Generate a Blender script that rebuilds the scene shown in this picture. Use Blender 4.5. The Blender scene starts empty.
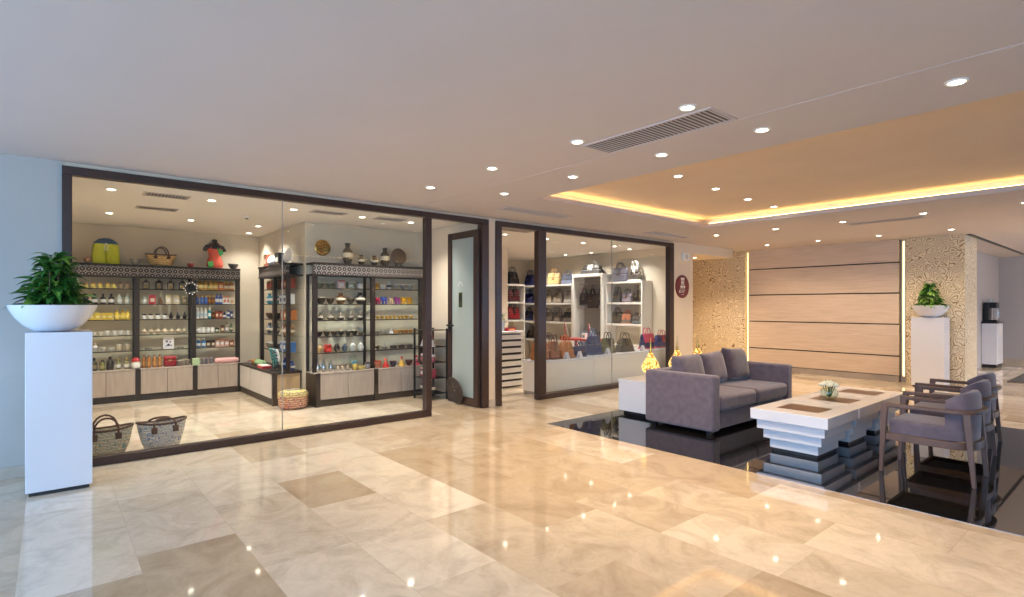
import bpy, math, random
from mathutils import Vector
random.seed(7)
PI = math.pi
scene = bpy.context.scene
COL = scene.collection

# ------------------------------------------------------------------ camera, world, exposure
cam_d = bpy.data.cameras.new('camera')
cam_d.sensor_width = 36.0
cam_d.lens = 36.0 * 550.0 / 1024.0
cam_d.shift_y = 7.5 / 1024.0
cam_d.clip_start = 0.05
cam = bpy.data.objects.new('camera', cam_d)
COL.objects.link(cam)
cam.location = (0, 0, 1.45)
cam.rotation_euler = (PI / 2, 0, math.radians(49.9))
scene.camera = cam

world = bpy.data.worlds.new('daylight')
world.use_nodes = True
scene.world = world
_bg = world.node_tree.nodes['Background']
_bg.inputs[0].default_value = (0.37, 0.61, 1.0, 1)
_bg.inputs[1].default_value = 6.0
WARM = (1.0, 0.78, 0.54)
SHOPC = (1.0, 0.95, 0.89)
LAMP_W = 58.0
SHOP_W = 84.0
COVE = 10.0

def portal(loc, rot, sx, sy):
    l = bpy.data.lights.new('daylight_window', 'AREA')
    l.shape = 'RECTANGLE'; l.size = sx; l.size_y = sy
    l.cycles.is_portal = True
    o = bpy.data.objects.new('daylight_window', l)
    COL.objects.link(o); o.location = loc; o.rotation_euler = rot
    return o
portal((-0.8, -3.3, 1.35), (PI / 2, 0, 0), 10.6, 2.6)
portal((4.6, -1.55, 1.35), (PI / 2, 0, PI / 2), 3.4, 2.6)
portal((4.55, 13.4, 1.35), (PI / 2, 0, PI / 2), 4.6, 2.6)

scene.view_settings.view_transform = 'Standard'
scene.view_settings.look = 'None'
scene.view_settings.gamma = 1.0
scene.view_settings.use_curve_mapping = False
scene.view_settings.exposure = 0.2
try:
    cy = scene.cycles
    cy.use_denoising = True
    cy.denoiser = 'OPENIMAGEDENOISE'
    cy.max_bounces = 10
    cy.diffuse_bounces = 5
    cy.glossy_bounces = 5
    cy.transparent_max_bounces = 24
    cy.transmission_bounces = 6
    cy.sample_clamp_indirect = 6.0
    cy.caustics_reflective = False
    cy.caustics_refractive = False
    cy.use_light_tree = True
except Exception:
    pass

# ------------------------------------------------------------------ materials
def S(r, g, b):
    def f(c):
        c /= 255.0
        return c / 12.92 if c <= 0.04045 else ((c + 0.055) / 1.055) ** 2.4
    return (f(r), f(g), f(b))

MATS = {}
def _new(name):
    m = bpy.data.materials.new(name); m.use_nodes = True
    nt = m.node_tree
    return m, nt, nt.nodes['Principled BSDF']

def N(nt, kind, **kw):
    n = nt.nodes.new(kind)
    for k, v in kw.items():
        if k in n.inputs: n.inputs[k].default_value = v
        else: setattr(n, k, v)
    return n

def ramp(nt, fac, stops):
    r = nt.nodes.new('ShaderNodeValToRGB')
    e = r.color_ramp.elements
    while len(e) < len(stops): e.new(0.5)
    for i, (p, c) in enumerate(stops):
        e[i].position = p; e[i].color = (*c, 1)
    nt.links.new(fac, r.inputs[0])
    return r.outputs[0]

def mul(c, k): return tuple(min(1.0, max(0.0, x * k)) for x in c)

def mat(name, rgb, rough=0.5, metal=0.0, var=0.07, scale=25.0, bump=0.0, spec=0.5, stretch=None, sheen=0.0, coat=0.0):
    """a surface with mild noise in its colour and, if asked, its relief"""
    if name in MATS: return MATS[name]
    m, nt, p = _new(name)
    tc = N(nt, 'ShaderNodeTexCoord')
    src = tc.outputs['Object']
    if stretch:
        mp = N(nt, 'ShaderNodeMapping'); mp.inputs['Scale'].default_value = stretch
        nt.links.new(src, mp.inputs['Vector']); src = mp.outputs['Vector']
    nz = N(nt, 'ShaderNodeTexNoise'); nz.inputs['Scale'].default_value = scale; nz.inputs['Detail'].default_value = 4
    nt.links.new(src, nz.inputs['Vector'])
    c = ramp(nt, nz.outputs['Fac'], [(0.3, mul(rgb, 1 - var)), (0.7, mul(rgb, 1 + var))])
    nt.links.new(c, p.inputs['Base Color'])
    p.inputs['Roughness'].default_value = rough
    p.inputs['Metallic'].default_value = metal
    p.inputs['Specular IOR Level'].default_value = spec
    if sheen:
        p.inputs['Sheen Weight'].default_value = sheen
        p.inputs['Sheen Roughness'].default_value = 0.5
    if coat: p.inputs['Coat Weight'].default_value = coat
    if bump:
        b = N(nt, 'ShaderNodeBump'); b.inputs['Strength'].default_value = bump; b.inputs['Distance'].default_value = 0.01
        nt.links.new(nz.outputs['Fac'], b.inputs['Height']); nt.links.new(b.outputs[0], p.inputs['Normal'])
    MATS[name] = m
    return m

def emit(name, rgb, strength):
    if name in MATS: return MATS[name]
    m, nt, p = _new(name)
    p.inputs['Base Color'].default_value = (*mul(rgb, 0.8), 1)
    p.inputs['Emission Color'].default_value = (*rgb, 1)
    p.inputs['Emission Strength'].default_value = strength
    MATS[name] = m
    return m

def glass(name, tint=(0.97, 0.985, 0.98), base=0.05, edge=0.75, rough=0.0, frost=0.0):
    """window glass: clear straight through, mirror-like towards grazing view"""
    if name in MATS: return MATS[name]
    m = bpy.data.materials.new(name); m.use_nodes = True
    nt = m.node_tree; nt.nodes.clear()
    out = N(nt, 'ShaderNodeOutputMaterial')
    tr = N(nt, 'ShaderNodeBsdfTransparent'); tr.inputs[0].default_value = (*tint, 1)
    gl = N(nt, 'ShaderNodeBsdfGlossy'); gl.inputs['Roughness'].default_value = rough
    lw = N(nt, 'ShaderNodeLayerWeight'); lw.inputs['Blend'].default_value = 0.5
    pw = N(nt, 'ShaderNodeMath', operation='POWER'); pw.inputs[1].default_value = 4.0
    nt.links.new(lw.outputs['Facing'], pw.inputs[0])
    ma = N(nt, 'ShaderNodeMath', operation='MULTIPLY_ADD'); ma.inputs[1].default_value = edge; ma.inputs[2].default_value = base
    nt.links.new(pw.outputs[0], ma.inputs[0])
    ge = N(nt, 'ShaderNodeNewGeometry')
    iv = N(nt, 'ShaderNodeMath', operation='SUBTRACT'); iv.inputs[0].default_value = 1.0
    nt.links.new(ge.outputs['Backfacing'], iv.inputs[1])
    mm = N(nt, 'ShaderNodeMath', operation='MULTIPLY')
    nt.links.new(ma.outputs[0], mm.inputs[0]); nt.links.new(iv.outputs[0], mm.inputs[1])
    mx = N(nt, 'ShaderNodeMixShader')
    nt.links.new(mm.outputs[0], mx.inputs[0])
    if frost:
        df = N(nt, 'ShaderNodeBsdfTranslucent'); df.inputs[0].default_value = (0.75, 0.82, 0.80, 1)
        d2 = N(nt, 'ShaderNodeBsdfDiffuse'); d2.inputs[0].default_value = (0.70, 0.78, 0.76, 1)
        m2 = N(nt, 'ShaderNodeMixShader'); m2.inputs[0].default_value = 0.5
        nt.links.new(df.outputs[0], m2.inputs[1]); nt.links.new(d2.outputs[0], m2.inputs[2])
        m3 = N(nt, 'ShaderNodeMixShader'); m3.inputs[0].default_value = frost
        nt.links.new(tr.outputs[0], m3.inputs[1]); nt.links.new(m2.outputs[0], m3.inputs[2])
        nt.links.new(m3.outputs[0], mx.inputs[1])
    else:
        nt.links.new(tr.outputs[0], mx.inputs[1])
    nt.links.new(gl.outputs[0], mx.inputs[2])
    nt.links.new(mx.outputs[0], out.inputs[0])
    MATS[name] = m
    return m

def marble_mat():
    m, nt, p = _new('beige marble tiles')
    tc = N(nt, 'ShaderNodeTexCoord')
    mp = N(nt, 'ShaderNodeMapping'); mp.inputs['Location'].default_value = (0.22, 0.13, 0)
    nt.links.new(tc.outputs['Object'], mp.inputs['Vector'])
    br = N(nt, 'ShaderNodeTexBrick')
    br.offset = 0.5; br.offset_frequency = 2; br.squash = 0.62; br.squash_frequency = 3
    br.inputs['Scale'].default_value = 1.0
    br.inputs['Brick Width'].default_value = 1.2
    br.inputs['Row Height'].default_value = 0.52
    br.inputs['Mortar Size'].default_value = 0.0014
    br.inputs['Mortar Smooth'].default_value = 0.3
    br.inputs['Bias'].default_value = -0.15
    br.inputs['Color1'].default_value = (*S(233, 219, 197), 1)
    br.inputs['Color2'].default_value = (*S(188, 164, 132), 1)
    br.inputs['Mortar'].default_value = (*S(206, 188, 162), 1)
    nt.links.new(mp.outputs[0], br.inputs['Vector'])
    # each tile shifts the veins so they do not run across the joints
    ad = N(nt, 'ShaderNodeVectorMath', operation='ADD')
    sc = N(nt, 'ShaderNodeVectorMath', operation='SCALE'); sc.inputs['Scale'].default_value = 9.0
    nt.links.new(br.outputs['Color'], sc.inputs[0])
    nt.links.new(tc.outputs['Object'], ad.inputs[0]); nt.links.new(sc.outputs[0], ad.inputs[1])
    n1 = N(nt, 'ShaderNodeTexNoise'); n1.inputs['Scale'].default_value = 2.4; n1.inputs['Detail'].default_value = 12; n1.inputs['Roughness'].default_value = 0.62; n1.inputs['Distortion'].default_value = 1.4
    nt.links.new(ad.outputs[0], n1.inputs['Vector'])
    n2 = N(nt, 'ShaderNodeTexNoise'); n2.inputs['Scale'].default_value = 4.5; n2.inputs['Detail'].default_value = 10; n2.inputs['Distortion'].default_value = 2.2
    nt.links.new(ad.outputs[0], n2.inputs['Vector'])
    v1 = ramp(nt, n1.outputs['Fac'], [(0.32, (0.68, 0.64, 0.59)), (0.56, (1, 1, 1)), (0.75, (1.0, 0.97, 0.92))])
    v2 = ramp(nt, n2.outputs['Fac'], [(0.44, (1, 1, 1)), (0.5, (0.84, 0.79, 0.72)), (0.56, (1, 1, 1))])
    a = N(nt, 'ShaderNodeMix', data_type='RGBA', blend_type='MULTIPLY'); a.inputs['Factor'].default_value = 0.75
    nt.links.new(br.outputs['Color'], a.inputs['A']); nt.links.new(v1, a.inputs['B'])
    b = N(nt, 'ShaderNodeMix', data_type='RGBA', blend_type='MULTIPLY'); b.inputs['Factor'].default_value = 0.30
    nt.links.new(a.outputs['Result'], b.inputs['A']); nt.links.new(v2, b.inputs['B'])
    nt.links.new(b.outputs['Result'], p.inputs['Base Color'])
    p.inputs['Roughness'].default_value = 0.05
    p.inputs['IOR'].default_value = 1.7
    p.inputs['Specular IOR Level'].default_value = 0.75
    MATS['marble'] = m
    return m

def granite_mat():
    m, nt, p = _new('polished black granite')
    tc = N(nt, 'ShaderNodeTexCoord')
    br = N(nt, 'ShaderNodeTexBrick'); br.offset = 0.0
    br.inputs['Scale'].default_value = 1.0; br.inputs['Brick Width'].default_value = 1.0; br.inputs['Row Height'].default_value = 1.0
    br.inputs['Mortar Size'].default_value = 0.002
    br.inputs['Color1'].default_value = (0.006, 0.0058, 0.006, 1); br.inputs['Color2'].default_value = (0.012, 0.011, 0.011, 1)
    br.inputs['Mortar'].default_value = (0.04, 0.035, 0.03, 1)
    nt.links.new(tc.outputs['Object'], br.inputs['Vector'])
    nt.links.new(br.outputs['Color'], p.inputs['Base Color'])
    p.inputs['Roughness'].default_value = 0.02
    p.inputs['IOR'].default_value = 2.5
    p.inputs['Specular IOR Level'].default_value = 0.9
    MATS['granite'] = m
    return m

def wallpaper_mat():
    m, nt, p = _new('arabesque wallpaper')
    tc = N(nt, 'ShaderNodeTexCoord')
    nz = N(nt, 'ShaderNodeTexNoise'); nz.inputs['Scale'].default_value = 5.0; nz.inputs['Detail'].default_value = 1
    nt.links.new(tc.outputs['Object'], nz.inputs['Vector'])
    mx = N(nt, 'ShaderNodeMix', data_type='RGBA', blend_type='LINEAR_LIGHT'); mx.inputs['Factor'].default_value = 0.10
    nt.links.new(tc.outputs['Object'], mx.inputs['A']); nt.links.new(nz.outputs['Color'], mx.inputs['B'])
    vo = N(nt, 'ShaderNodeTexVoronoi', feature='DISTANCE_TO_EDGE'); vo.inputs['Scale'].default_value = 8.0
    nt.links.new(mx.outputs['Result'], vo.inputs['Vector'])
    wv = N(nt, 'ShaderNodeMath', operation='MULTIPLY'); wv.inputs[1].default_value = 15.0
    nt.links.new(vo.outputs['Distance'], wv.inputs[0])
    sn = N(nt, 'ShaderNodeMath', operation='SINE'); nt.links.new(wv.outputs[0], sn.inputs[0])
    ab = N(nt, 'ShaderNodeMath', operation='ABSOLUTE'); nt.links.new(sn.outputs[0], ab.inputs[0])
    c = ramp(nt, ab.outputs[0], [(0.0, S(116, 92, 64)), (0.22, S(152, 124, 90)), (0.46, S(226, 206, 166)), (1.0, S(231, 216, 188))])
    nt.links.new(c, p.inputs['Base Color'])
    p.inputs['Roughness'].default_value = 0.55
    b = N(nt, 'ShaderNodeBump'); b.inputs['Strength'].default_value = 0.3; b.inputs['Distance'].default_value = 0.004
    nt.links.new(ab.outputs[0], b.inputs['Height']); nt.links.new(b.outputs[0], p.inputs['Normal'])
    MATS['wallpaper'] = m
    return m

def frieze_mat():
    m, nt, p = _new('carved dark frieze')
    tc = N(nt, 'ShaderNodeTexCoord')
    vo = N(nt, 'ShaderNodeTexVoronoi'); vo.inputs['Scale'].default_value = 13.0; vo.inputs['Randomness'].default_value = 0.0
    nt.links.new(tc.outputs['Object'], vo.inputs['Vector'])
    wv = N(nt, 'ShaderNodeMath', operation='MULTIPLY'); wv.inputs[1].default_value = 15.0
    nt.links.new(vo.outputs['Distance'], wv.inputs[0])
    sn = N(nt, 'ShaderNodeMath', operation='SINE'); nt.links.new(wv.outputs[0], sn.inputs[0])
    c = ramp(nt, sn.outputs[0], [(0.0, S(44, 34, 32)), (0.62, S(50, 40, 38)), (0.78, S(162, 154, 148))])
    nt.links.new(c, p.inputs['Base Color']); p.inputs['Roughness'].default_value = 0.45
    MATS['frieze'] = m
    return m

def wood_panel_mat():
    m, nt, p = _new('pale oak panelling')
    tc = N(nt, 'ShaderNodeTexCoord')
    mp = N(nt, 'ShaderNodeMapping'); mp.inputs['Scale'].default_value = (0.7, 1, 14)
    nt.links.new(tc.outputs['Object'], mp.inputs['Vector'])
    nz = N(nt, 'ShaderNodeTexNoise'); nz.inputs['Scale'].default_value = 3.0; nz.inputs['Detail'].default_value = 6; nz.inputs['Distortion'].default_value = 0.6
    nt.links.new(mp.outputs[0], nz.inputs['Vector'])
    c = ramp(nt, nz.outputs['Fac'], [(0.25, S(196, 174, 152)), (0.5, S(208, 187, 166)), (0.78, S(217, 198, 178))])
    nt.links.new(c, p.inputs['Base Color']); p.inputs['Roughness'].default_value = 0.42
    MATS['oak'] = m
    return m

def straw_mat(name, a, b, c3=None, scale=60):
    m, nt, p = _new(name)
    tc = N(nt, 'ShaderNodeTexCoord')
    ck = N(nt, 'ShaderNodeTexWave', wave_type='BANDS', bands_direction='Z'); ck.inputs['Scale'].default_value = scale / 6; ck.inputs['Distortion'].default_value = 6.0
    ck.inputs['Detail Scale'].default_value = 3.0
    nt.links.new(tc.outputs['Object'], ck.inputs['Vector'])
    col = ramp(nt, ck.outputs['Fac'], [(0.25, a), (0.7, b)])
    if c3:
        vo = N(nt, 'ShaderNodeTexVoronoi'); vo.inputs['Scale'].default_value = 16.0
        nt.links.new(tc.outputs['Object'], vo.inputs['Vector'])
        k = N(nt, 'ShaderNodeMath', operation='SINE'); w = N(nt, 'ShaderNodeMath', operation='MULTIPLY'); w.inputs[1].default_value = 34
        nt.links.new(vo.outputs['Distance'], w.inputs[0]); nt.links.new(w.outputs[0], k.inputs[0])
        f = ramp(nt, k.outputs[0], [(0.45, (0, 0, 0)), (0.6, (1, 1, 1))])
        mx = N(nt, 'ShaderNodeMix', data_type='RGBA'); nt.links.new(f, mx.inputs['Factor'])
        nt.links.new(col, mx.inputs['A']); mx.inputs['B'].default_value = (*c3, 1)
        col = mx.outputs['Result']
    nt.links.new(col, p.inputs['Base Color']); p.inputs['Roughness'].default_value = 0.75
    b_ = N(nt, 'ShaderNodeBump'); b_.inputs['Strength'].default_value = 0.5; b_.inputs['Distance'].default_value = 0.006
    nt.links.new(ck.outputs['Fac'], b_.inputs['Height']); nt.links.new(b_.outputs[0], p.inputs['Normal'])
    MATS[name] = m
    return m

def lamp_mat():
    m, nt, p = _new('pierced gold lamp')
    tc = N(nt, 'ShaderNodeTexCoord')
    vo = N(nt, 'ShaderNodeTexVoronoi'); vo.inputs['Scale'].default_value = 42.0
    nt.links.new(tc.outputs['Object'], vo.inputs['Vector'])
    f = ramp(nt, vo.outputs['Distance'], [(0.36, (1, 1, 1)), (0.56, (0.06, 0.06, 0.06))])
    p.inputs['Base Color'].default_value = (*S(190, 140, 60), 1); p.inputs['Metallic'].default_value = 0.9; p.inputs['Roughness'].default_value = 0.28
    p.inputs['Emission Color'].default_value = (1.0, 0.66, 0.18, 1)
    k = N(nt, 'ShaderNodeMath', operation='MULTIPLY'); k.inputs[1].default_value = 3.0
    nt.links.new(f, k.inputs[0]); nt.links.new(k.outputs[0], p.inputs['Emission Strength'])
    MATS['pierced gold'] = m
    return m

MARBLE = marble_mat(); GRANITE = granite_mat(); WALLPAPER = wallpaper_mat(); FRIEZE = frieze_mat(); OAK = wood_panel_mat(); LAMPGOLD = lamp_mat()
CEILS = mat('shop ceiling paint', S(236, 230, 224), 0.8, var=0.01, scale=1.5)
CEIL = mat('ceiling paint', S(196, 186, 181), 0.8, var=0.015, scale=1.5)
TRAYP = mat('tan ceiling paint', S(224, 198, 170), 0.7, var=0.03, scale=2)
PLASTER = mat('grey plaster', S(180, 178, 172), 0.75, var=0.05, scale=1.2)
CREAM = mat('cream wall paint', S(226, 210, 184), 0.7, var=0.02, scale=2)
SHOPW = mat('shop beige wall', S(216, 204, 182), 0.75, var=0.02, scale=2)
GREYW = mat('grey corridor paint', S(176, 172, 172), 0.75, var=0.02, scale=2)
FRAME = mat('dark brown metal', S(66, 49, 43), 0.35, metal=0.2, var=0.08)
WENGE = mat('wenge wood', S(40, 30, 27), 0.45, var=0.15, scale=12, stretch=(1, 1, 0.2))
DOORW = mat('grey oak door', S(172, 158, 146), 0.5, var=0.09, scale=9, stretch=(3, 3, 0.35))
BEIGEW = mat('beige laminate', S(200, 168, 126), 0.5, var=0.06, scale=9, stretch=(3, 3, 0.35))
WHITE = mat('white lacquer', S(228, 228, 232), 0.22, var=0.01, scale=3)
WHITEM = mat('matt white', S(236, 232, 224), 0.55, var=0.015, scale=3)
BLACK = mat('black plastic', S(26, 25, 26), 0.4, var=0.1)
VELVET = mat('grey purple velvet', S(110, 99, 108), 0.85, var=0.16, scale=14, bump=0.25, sheen=0.5, spec=0.2)
VELVETD = mat('dark plum velvet', S(84, 74, 84), 0.85, var=0.2, scale=12, bump=0.25, sheen=0.5, spec=0.2)
CHAIRW = mat('walnut frame', S(104, 78, 66), 0.42, var=0.16, scale=14, stretch=(1, 1, 0.3))
BROWNT = mat('brown inlay', S(104, 72, 48), 0.3, var=0.12, scale=20)
CHROME = mat('brushed chrome', S(200, 200, 200), 0.25, metal=1.0, var=0.03)
GLASS = glass('shop window glass', base=0.045, edge=0.7)
SHELFG = glass('shelf glass', tint=(0.93, 0.96, 0.94), base=0.05, edge=0.4)
FROST = glass('frosted door glass', tint=(0.86, 0.93, 0.91), base=0.05, edge=0.5, frost=0.72)
JARG = glass('clear jar glass', tint=(0.90, 0.95, 0.92), base=0.08, edge=0.7)
LED = emit('warm led', (1.0, 0.71, 0.30), COVE)
STRIP = emit('warm light strip', (1.0, 0.74, 0.32), 2.6)
DISC = emit('downlight lens', (1.0, 0.90, 0.74), 14.0)
LEAF = mat('green leaf', S(58, 112, 44), 0.4, var=0.35, scale=9)
LEAFL = mat('light green leaf', S(112, 156, 60), 0.45, var=0.3, scale=9)
STEM = mat('plant stem', S(86, 84, 48), 0.7)
SOIL = mat('potting soil', S(60, 46, 36), 0.95, var=0.3, scale=60)

# ------------------------------------------------------------------ mesh helpers
class MB:
    """collects shapes and links them as ONE mesh object"""
    def __init__(self): self.v = []; self.f = []
    def add(self, vs, fs):
        n = len(self.v); self.v += [tuple(p) for p in vs]; self.f += [tuple(i + n for i in q) for q in fs]; return self
    def box(self, x0, x1, y0, y1, z0, z1):
        return self.taper((x0, x1, y0, y1, z0), (x0, x1, y0, y1, z1))
    def taper(self, a, b):
        x0, x1, y0, y1, z0 = a; X0, X1, Y0, Y1, z1 = b
        vs = [(x0, y0, z0), (x1, y0, z0), (x1, y1, z0), (x0, y1, z0), (X0, Y0, z1), (X1, Y0, z1), (X1, Y1, z1), (X0, Y1, z1)]
        return self.add(vs, [(0, 3, 2, 1), (4, 5, 6, 7), (0, 1, 5, 4), (1, 2, 6, 5), (2, 3, 7, 6), (3, 0, 4, 7)])
    def lathe(self, prof, seg=16, c=(0, 0, 0), sx=1.0, sy=1.0):
        vs = []; fs = []
        for r, z in prof:
            for k in range(seg):
                a = 2 * PI * k / seg
                vs.append((c[0] + max(r, 1e-4) * math.cos(a) * sx, c[1] + max(r, 1e-4) * math.sin(a) * sy, c[2] + z))
        for i in range(len(prof) - 1):
            for k in range(seg):
                k2 = (k + 1) % seg
                fs.append((i * seg + k, i * seg + k2, (i + 1) * seg + k2, (i + 1) * seg + k))
        fs.append(tuple(range(seg - 1, -1, -1)))
        fs.append(tuple((len(prof) - 1) * seg + k for k in range(seg)))
        return self.add(vs, fs)
    def cyl(self, r, z0, z1, c=(0, 0, 0), seg=16): return self.lathe([(r, z0), (r, z1)], seg, c)
    def tube(self, path, r, seg=8, closed=False, flat=1.0):
        P = [Vector(p) for p in path]; n = len(P); vs = []; fs = []
        up = None
        for i in range(n):
            if closed: t = P[(i + 1) % n] - P[i - 1]
            else: t = P[min(i + 1, n - 1)] - P[max(i - 1, 0)]
            t.normalize()
            if up is None:
                up = Vector((0, 0, 1)) if abs(t.z) < 0.9 else Vector((1, 0, 0))
            s = t.cross(up).normalized(); up = s.cross(t).normalized()
            rr = r[i] if isinstance(r, (list, tuple)) else r
            for k in range(seg):
                a = 2 * PI * k / seg
                vs.append(P[i] + s * math.cos(a) * rr + up * math.sin(a) * rr * flat)
        m = n if closed else n - 1
        for i in range(m):
            j = (i + 1) % n
            for k in range(seg):
                k2 = (k + 1) % seg
                fs.append((i * seg + k, i * seg + k2, j * seg + k2, j * seg + k))
        if not closed:
            fs.append(tuple(range(seg - 1, -1, -1))); fs.append(tuple((n - 1) * seg + k for k in range(seg)))
        return self.add(vs, fs)
    def strap(self, path, w, h, closed=False):
        """rectangular section swept along a horizontal path; w across, h upright"""
        P = [Vector(p) for p in path]; n = len(P); vs = []; fs = []
        for i in range(n):
            if closed: t = P[(i + 1) % n] - P[i - 1]
            else: t = P[min(i + 1, n - 1)] - P[max(i - 1, 0)]
            t.z = 0; t.normalize(); s = Vector((t.y, -t.x, 0))
            for a, b in ((-1, -1), (1, -1), (1, 1), (-1, 1)):
                vs.append(P[i] + s * a * w / 2 + Vector((0, 0, b * h / 2)))
        for i in range(n if closed else n - 1):
            j = (i + 1) % n
            for k in range(4):
                k2 = (k + 1) % 4
                fs.append((i * 4 + k, j * 4 + k, j * 4 + k2, i * 4 + k2))
        if not closed:
            fs.append((0, 1, 2, 3)); fs.append(tuple((n - 1) * 4 + k for k in (3, 2, 1, 0)))
        return self.add(vs, fs)
    def prism(self, poly, lo, hi, axis='z'):
        n = len(poly)
        def at(p, t): return {'z': (p[0], p[1], t), 'y': (p[0], t, p[1]), 'x': (t, p[0], p[1])}[axis]
        vs = [at(p, lo) for p in poly] + [at(p, hi) for p in poly]
        fs = [tuple(range(n - 1, -1, -1)), tuple(range(n, 2 * n))] + [(i, (i + 1) % n, n + (i + 1) % n, n + i) for i in range(n)]
        return self.add(vs, fs)
    def pillow(self, w, h, t, n=12, p=0.45, c=(0, 0, 0)):
        """stuffed cushion in the x-z plane, t thick along y"""
        vs = []; fs = []; m = n + 1
        for s in (-1, 1):
            for i in range(m):
                for j in range(m):
                    u = -1 + 2 * i / n; v = -1 + 2 * j / n
                    pin = 1 - 0.07 * (1 - abs(v) ** 2) * abs(u) ** 6
                    pin2 = 1 - 0.07 * (1 - abs(u) ** 2) * abs(v) ** 6
                    th = t / 2 * (max(0.0, (1 - u ** 4) * (1 - v ** 4))) ** p
                    vs.append((c[0] + u * w / 2 * pin, c[1] + s * max(th, 0.004), c[2] + v * h / 2 * pin2))
        for s in (0, 1):
            o = s * m * m
            for i in range(n):
                for j in range(n):
                    q = (o + i * m + j, o + (i + 1) * m + j, o + (i + 1) * m + j + 1, o + i * m + j + 1)
                    fs.append(q if s == 0 else q[::-1])
        ring = [i * m for i in range(m)] + [n * m + j for j in range(1, m)] + [i * m + n for i in range(n - 1, -1, -1)] + [j for j in range(n - 1, 0, -1)]
        for a, b in zip(ring, ring[1:] + ring[:1]): fs.append((b, a, m * m + a, m * m + b))
        return self.add(vs, fs)
    def build(self, name, material, parent=None, loc=(0, 0, 0), rot=(0, 0, 0), bevel=0.0, smooth=True, seg=2, subsurf=0):
        me = bpy.data.meshes.new(name)
        me.from_pydata(self.v, [], self.f); me.update()
        me.validate()
        import bmesh
        b = bmesh.new(); b.from_mesh(me); bmesh.ops.recalc_face_normals(b, faces=b.faces); b.to_mesh(me); b.free()
        me.materials.append(material)
        if smooth:
            me.polygons.foreach_set('use_smooth', [True] * len(me.polygons))
            try: me.set_sharp_from_angle(angle=math.radians(38))
            except Exception: pass
        o = bpy.data.objects.new(name, me)
        COL.objects.link(o)
        o.location = loc; o.rotation_euler = rot
        if parent: o.parent = parent
        if bevel:
            md = o.modifiers.new('bevel', 'BEVEL'); md.width = bevel; md.segments = seg; md.limit_method = 'ANGLE'; md.angle_limit = math.radians(40)
        if subsurf:
            md = o.modifiers.new('smooth', 'SUBSURF'); md.levels = subsurf; md.render_levels = subsurf
        return o

def box(*a): return MB().box(*a)

def tag(o, label, cat, group=None):
    o['label'] = label; o['category'] = cat
    if group: o['group'] = group
    return o

def thing(name, label, cat, loc=(0, 0, 0), rz=0.0, group=None):
    o = bpy.data.objects.new(name, None); o.empty_display_size = 0.1
    COL.objects.link(o); o.location = loc; o.rotation_euler = (0, 0, rz)
    return tag(o, label, cat, group)

def struct(o):
    o['kind'] = 'structure'; return o

def part_copy(src, parent):
    c = src.copy(); COL.objects.link(c); c.parent = parent
    return c

def dup(root, label, loc, rz=None, group=None):
    r = root.copy(); COL.objects.link(r); r.location = loc
    if rz is not None: r.rotation_euler = (0, 0, rz)
    r['label'] = label
    if group: r['group'] = group
    for ch in list(root.children):
        c = part_copy(ch, r)
        for g in list(ch.children): part_copy(g, c)
    return r

ORD = ['first', 'second', 'third', 'fourth', 'fifth', 'sixth', 'seventh', 'eighth', 'ninth', 'tenth', 'eleventh', 'twelfth']

# ------------------------------------------------------------------ the setting
CZ = 2.7225; CB = 2.72; SZ = 2.70; TZ = 2.87           # lobby ceiling, its lower band, shop ceiling, tray
TX0, TX1, TY0, TY1 = -4.78, 2.2, 4.40, 8.15           # opening of the ceiling tray
SX = -6.25                                           # lobby face of the shop front
BY = 12.40                                           # face of the panelled wall
struct(box(-11.8, 4.7, -3.4, 19.2, -0.12, 0.0).build('floor', MARBLE))
struct(box(-4.90, 2.4, 4.69, 8.75, -0.05, 0.003).build('floor_inlay', GRANITE))

c = MB()
c.box(-6.37, 4.7, -3.4, 3.60, CZ, 3.05)
c.box(-6.37, 4.7, 3.60, TY0, CB, CB + 0.06); c.box(-6.37, 4.7, 3.60, TY0 - 0.16, CB + 0.06, 3.05)
c.box(-6.37, TX0, TY0, TY1, CB, CB + 0.06); c.box(-6.37, TX0 - 0.16, TY0 - 0.16, TY1 + 0.16, CB + 0.06, 3.05)
c.box(TX1, 4.7, TY0, TY1, CB, CB + 0.06); c.box(TX1 + 0.16, 4.7, TY0 - 0.16, TY1 + 0.16, CB + 0.06, 3.05)
c.box(-6.37, 4.7, TY1, 19.2, CB, CB + 0.06); c.box(-6.37, 4.7, TY1 + 0.16, 19.2, CB + 0.06, 3.05)
struct(c.build('ceiling', CEIL, smooth=False))
struct(box(TX0 - 0.16, TX1 + 0.16, TY0 - 0.16, TY1 + 0.16, TZ, 3.05).build('ceiling_tray', TRAYP, smooth=False))
struct(box(-11.8, -6.37, -3.4, 10.3, SZ, 3.05).build('ceiling_shop', CEILS, smooth=False))
struct(box(-8.4, -6.37, 10.3, 12.6, CB, 3.05).build('ceiling_alcove', CEIL, smooth=False))
struct(box(-8.2, SX, 10.12, 11.75, 2.53, CB).build('ceiling_bulkhead', CREAM, smooth=False))
struct(box(-2.26, -2.20, 12.42, 18.3, CB - 0.012, CB + 0.002).build('trim_1', BLACK))

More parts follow.
